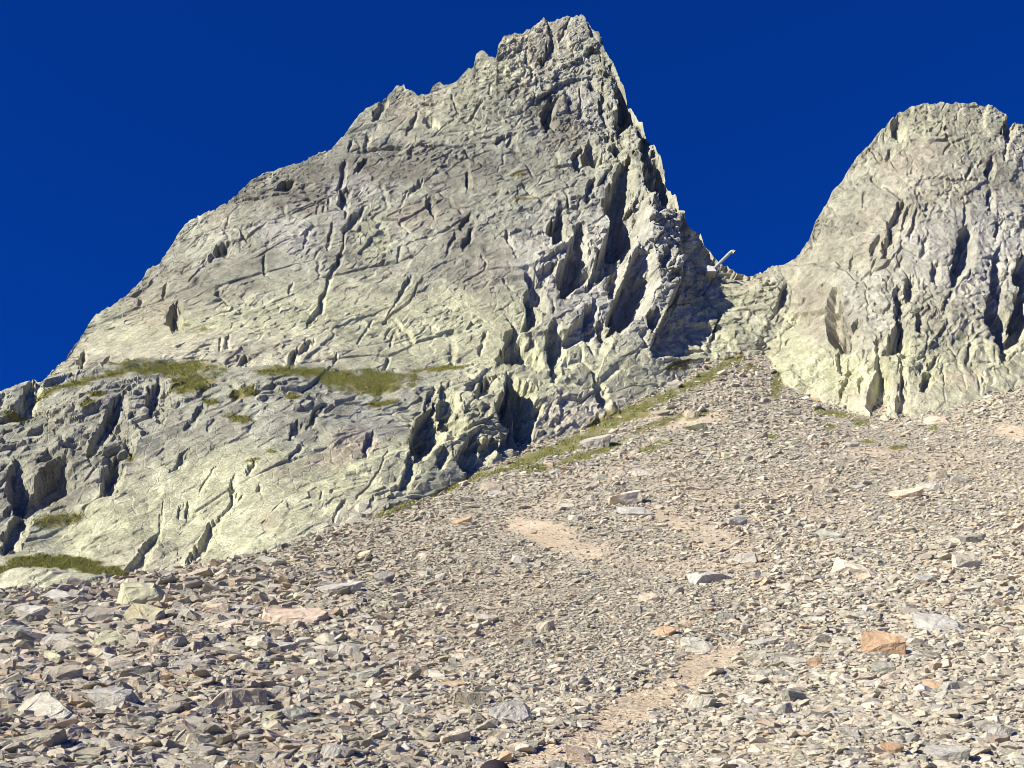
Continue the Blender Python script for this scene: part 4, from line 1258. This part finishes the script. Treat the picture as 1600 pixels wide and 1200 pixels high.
A = Vector((2 * mp, -5 * mp, 3 * mp)); B = Vector((30 * mp, -11 * mp, 30 * mp))
T = (B - A).normalized()
pth = [A, A + T * 2 * mp, A + T * 20 * mp, B, B + Vector((2.5, -0.6, 1.8)) * mp, B + Vector((5.0, -1.2, 1.6)) * mp, B + Vector((7.2, -1.8, -0.8)) * mp]
sweep(bm, pth, [2.5 * mp, 2.5 * mp, 2.5 * mp, 2.6 * mp, 2.9 * mp, 3.2 * mp, 3.5 * mp], 20, True, False)
tube = mesh_obj('tube', bm, M_STEEL, root, True)
bm = bmesh.new()
sweep(bm, [pth[-1] - (pth[-1] - pth[-2]).normalized() * 1.2 * mp, pth[-1] - (pth[-1] - pth[-2]).normalized() * 0.3 * mp], [3.1 * mp, 3.2 * mp], 20)
mesh_obj('mouth_shade', bm, M_BORE_SHADE, tube)  # solid plug in the tube end, painted dark as the shaded bore
bm = bmesh.new()
sweep(bm, [A + T * 1.0 * mp, A + T * 2.4 * mp], [3.8 * mp, 3.8 * mp], 20)
mesh_obj('flange', bm, M_STEEL, tube)
for k, (a, b) in enumerate(((Vector((9, -6, -2)) * mp, A + T * 14 * mp), (Vector((12, 2, -3)) * mp, A + T * 16 * mp))):
    bm = bmesh.new()
    sweep(bm, [a, b], [0.5 * mp, 0.5 * mp], 8)
    mesh_obj('strut', bm, M_STEEL, root, True)
bm = bmesh.new()
bmesh.ops.create_cube(bm, size=1.0, matrix=Matrix.Translation((20 * mp, -1 * mp, -3.5 * mp)) @ Matrix.Diagonal((22 * mp, 9 * mp, 1.1 * mp, 1)))
mesh_obj('platform', bm, M_STEEL, root)

# ------------------------------------------------------------------ the walker whose cap shows at the bottom edge
hx, hy, hz = ray_at(773, 1186, 7.5)
hx, hy, hz = float(hx), float(hy), float(hz)
gz = float(scree_z(np.array([hx]), np.array([hy]))[0])
H = hz - gz
person = bpy.data.objects.new('person', None)
COL.objects.link(person)
person.location = (hx, hy, gz)
person['label'] = 'person in a black cap seen from behind, only the cap top in view'
person['category'] = 'person'
k = (H - 0.02) / 1.76


def skin_body(name, verts, edges, radii, mat, root_i, sub=2):
    me = bpy.data.meshes.new(name)
    me.from_pydata([tuple(Vector(v) * k) for v in verts], edges, [])
    me.materials.append(mat)
    o = bpy.data.objects.new(name, me)
    COL.objects.link(o)
    sk = o.modifiers.new('skin', 'SKIN')
    sk.use_smooth_shade = True
    for i_, r in enumerate(radii):
        me.skin_vertices[0].data[i_].radius = (r[0] * k, r[1] * k)
    me.skin_vertices[0].data[root_i].use_root = True
    sb = o.modifiers.new('sub', 'SUBSURF'); sb.levels = sub; sb.render_levels = sub
    o.parent = person
    return o


# body: pelvis, spine, neck, head, arms with hands, legs with feet (facing uphill, +y)
V = [(0, 0, .95), (0, 0, 1.10), (0, .01, 1.28), (0, 0, 1.44), (0, .01, 1.52), (0, .02, 1.60), (0, .03, 1.69)]
E = [(0, 1), (1, 2), (2, 3), (3, 4), (4, 5), (5, 6)]
Rr = [(.15, .11), (.14, .10), (.17, .11), (.10, .08), (.055, .055), (.075, .09), (.072, .088)]
for s in (-1, 1):
    n0 = len(V)
    V += [(s * .19, -.01, 1.42), (s * .25, -.02, 1.14), (s * .24, .10, .93), (s * .235, .14, .85)]
    E += [(3, n0), (n0, n0 + 1), (n0 + 1, n0 + 2), (n0 + 2, n0 + 3)]
    Rr += [(.062, .062), (.045, .045), (.030, .030), (.034, .018)]
    for j in range(4):
        m0 = len(V)
        V += [(s * .235, .125 + .022 * j, .80 - .004 * j), (s * .222, .13 + .024 * j, .765)]
        E += [(n0 + 3, m0), (m0, m0 + 1)]
        Rr += [(.009, .009), (.008, .008)]
    m0 = len(V)
    V += [(s * .205, .17, .83), (s * .195, .18, .80)]
    E += [(n0 + 3, m0), (m0, m0 + 1)]
    Rr += [(.011, .011), (.009, .009)]
    n0 = len(V)
    V += [(s * .10, 0, .88), (s * .11, .03 + .02 * s, .49), (s * .11, -.01 + .02 * s, .09), (s * .115, .13 + .02 * s, .035)]
    E += [(0, n0), (n0, n0 + 1), (n0 + 1, n0 + 2), (n0 + 2, n0 + 3)]
    Rr += [(.092, .092), (.060, .060), (.045, .045), (.04, .03)]
body = skin_body('body', V, E, Rr, M_JACKET, 0)
# cap: six stitched panels, button and peak
bm = bmesh.new()
RC = 0.126
seg, rows = 48, 10
rings = []
for r in range(rows):
    t = r / (rows - 1) * math.pi / 2
    ring = []
    for s in range(seg):
        a = 2 * math.pi * s / seg
        groove = 1 - 0.018 * math.exp(-((((a / (math.pi / 3)) + .5) % 1.0 - .5) / 0.06) ** 2)
        rad = RC * math.cos(t) ** 0.85 * groove if r < rows - 1 else 0.002
        ring.append(bm.verts.new((rad * math.cos(a) * 0.92, rad * math.sin(a) * 1.08, 0.125 * math.sin(t) * (groove if r < rows - 1 else 1))))
    rings.append(ring)
for a, b in zip(rings[:-1], rings[1:]):
    for s in range(seg):
        bm.faces.new((a[s], a[(s + 1) % seg], b[(s + 1) % seg], b[s]))
cap = mesh_obj('cap', bm, M_CAP, person, True)
cap.location = (0, 0.03, H - 0.127)
bm = bmesh.new()
bmesh.ops.create_uvsphere(bm, u_segments=12, v_segments=8, radius=0.009, matrix=Matrix.Diagonal((1, 1, 0.6, 1)))
bt = mesh_obj('button', bm, M_CAP, cap, True)
bt.location = (0, 0, 0.126)
bm = bmesh.new()
pv = []
for i_ in range(13):
    a = math.pi * (0.10 + 0.80 * i_ / 12)
    inner = Vector((0.102 * math.cos(a), 0.118 * math.sin(a), 0.004))
    outer = Vector((0.098 * math.cos(a), 0.118 * math.sin(a) + 0.075 * math.sin(math.pi * i_ / 12), -0.012))
    pv.append([bm.verts.new(inner), bm.verts.new(outer), bm.verts.new(outer + Vector((0, 0, -0.004))), bm.verts.new(inner + Vector((0, 0, -0.004)))])
for a, b in zip(pv[:-1], pv[1:]):
    for j in range(4):
        bm.faces.new((a[j], b[j], b[(j + 1) % 4], a[(j + 1) % 4]))
mesh_obj('peak', bm, M_CAP, cap, True)
bm = bmesh.new()
bmesh.ops.create_uvsphere(bm, u_segments=20, v_segments=12, radius=0.098, matrix=Matrix.Translation((0, 0.012, H - 0.15)) @ Matrix.Diagonal((0.92, 1.0, 1.0, 1)))
bmesh.ops.delete(bm, geom=[v for v in bm.verts if v.co.y > 0.05 and v.co.z < H - 0.12], context='VERTS')
mesh_obj('hair', bm, M_HAIR, person, True)
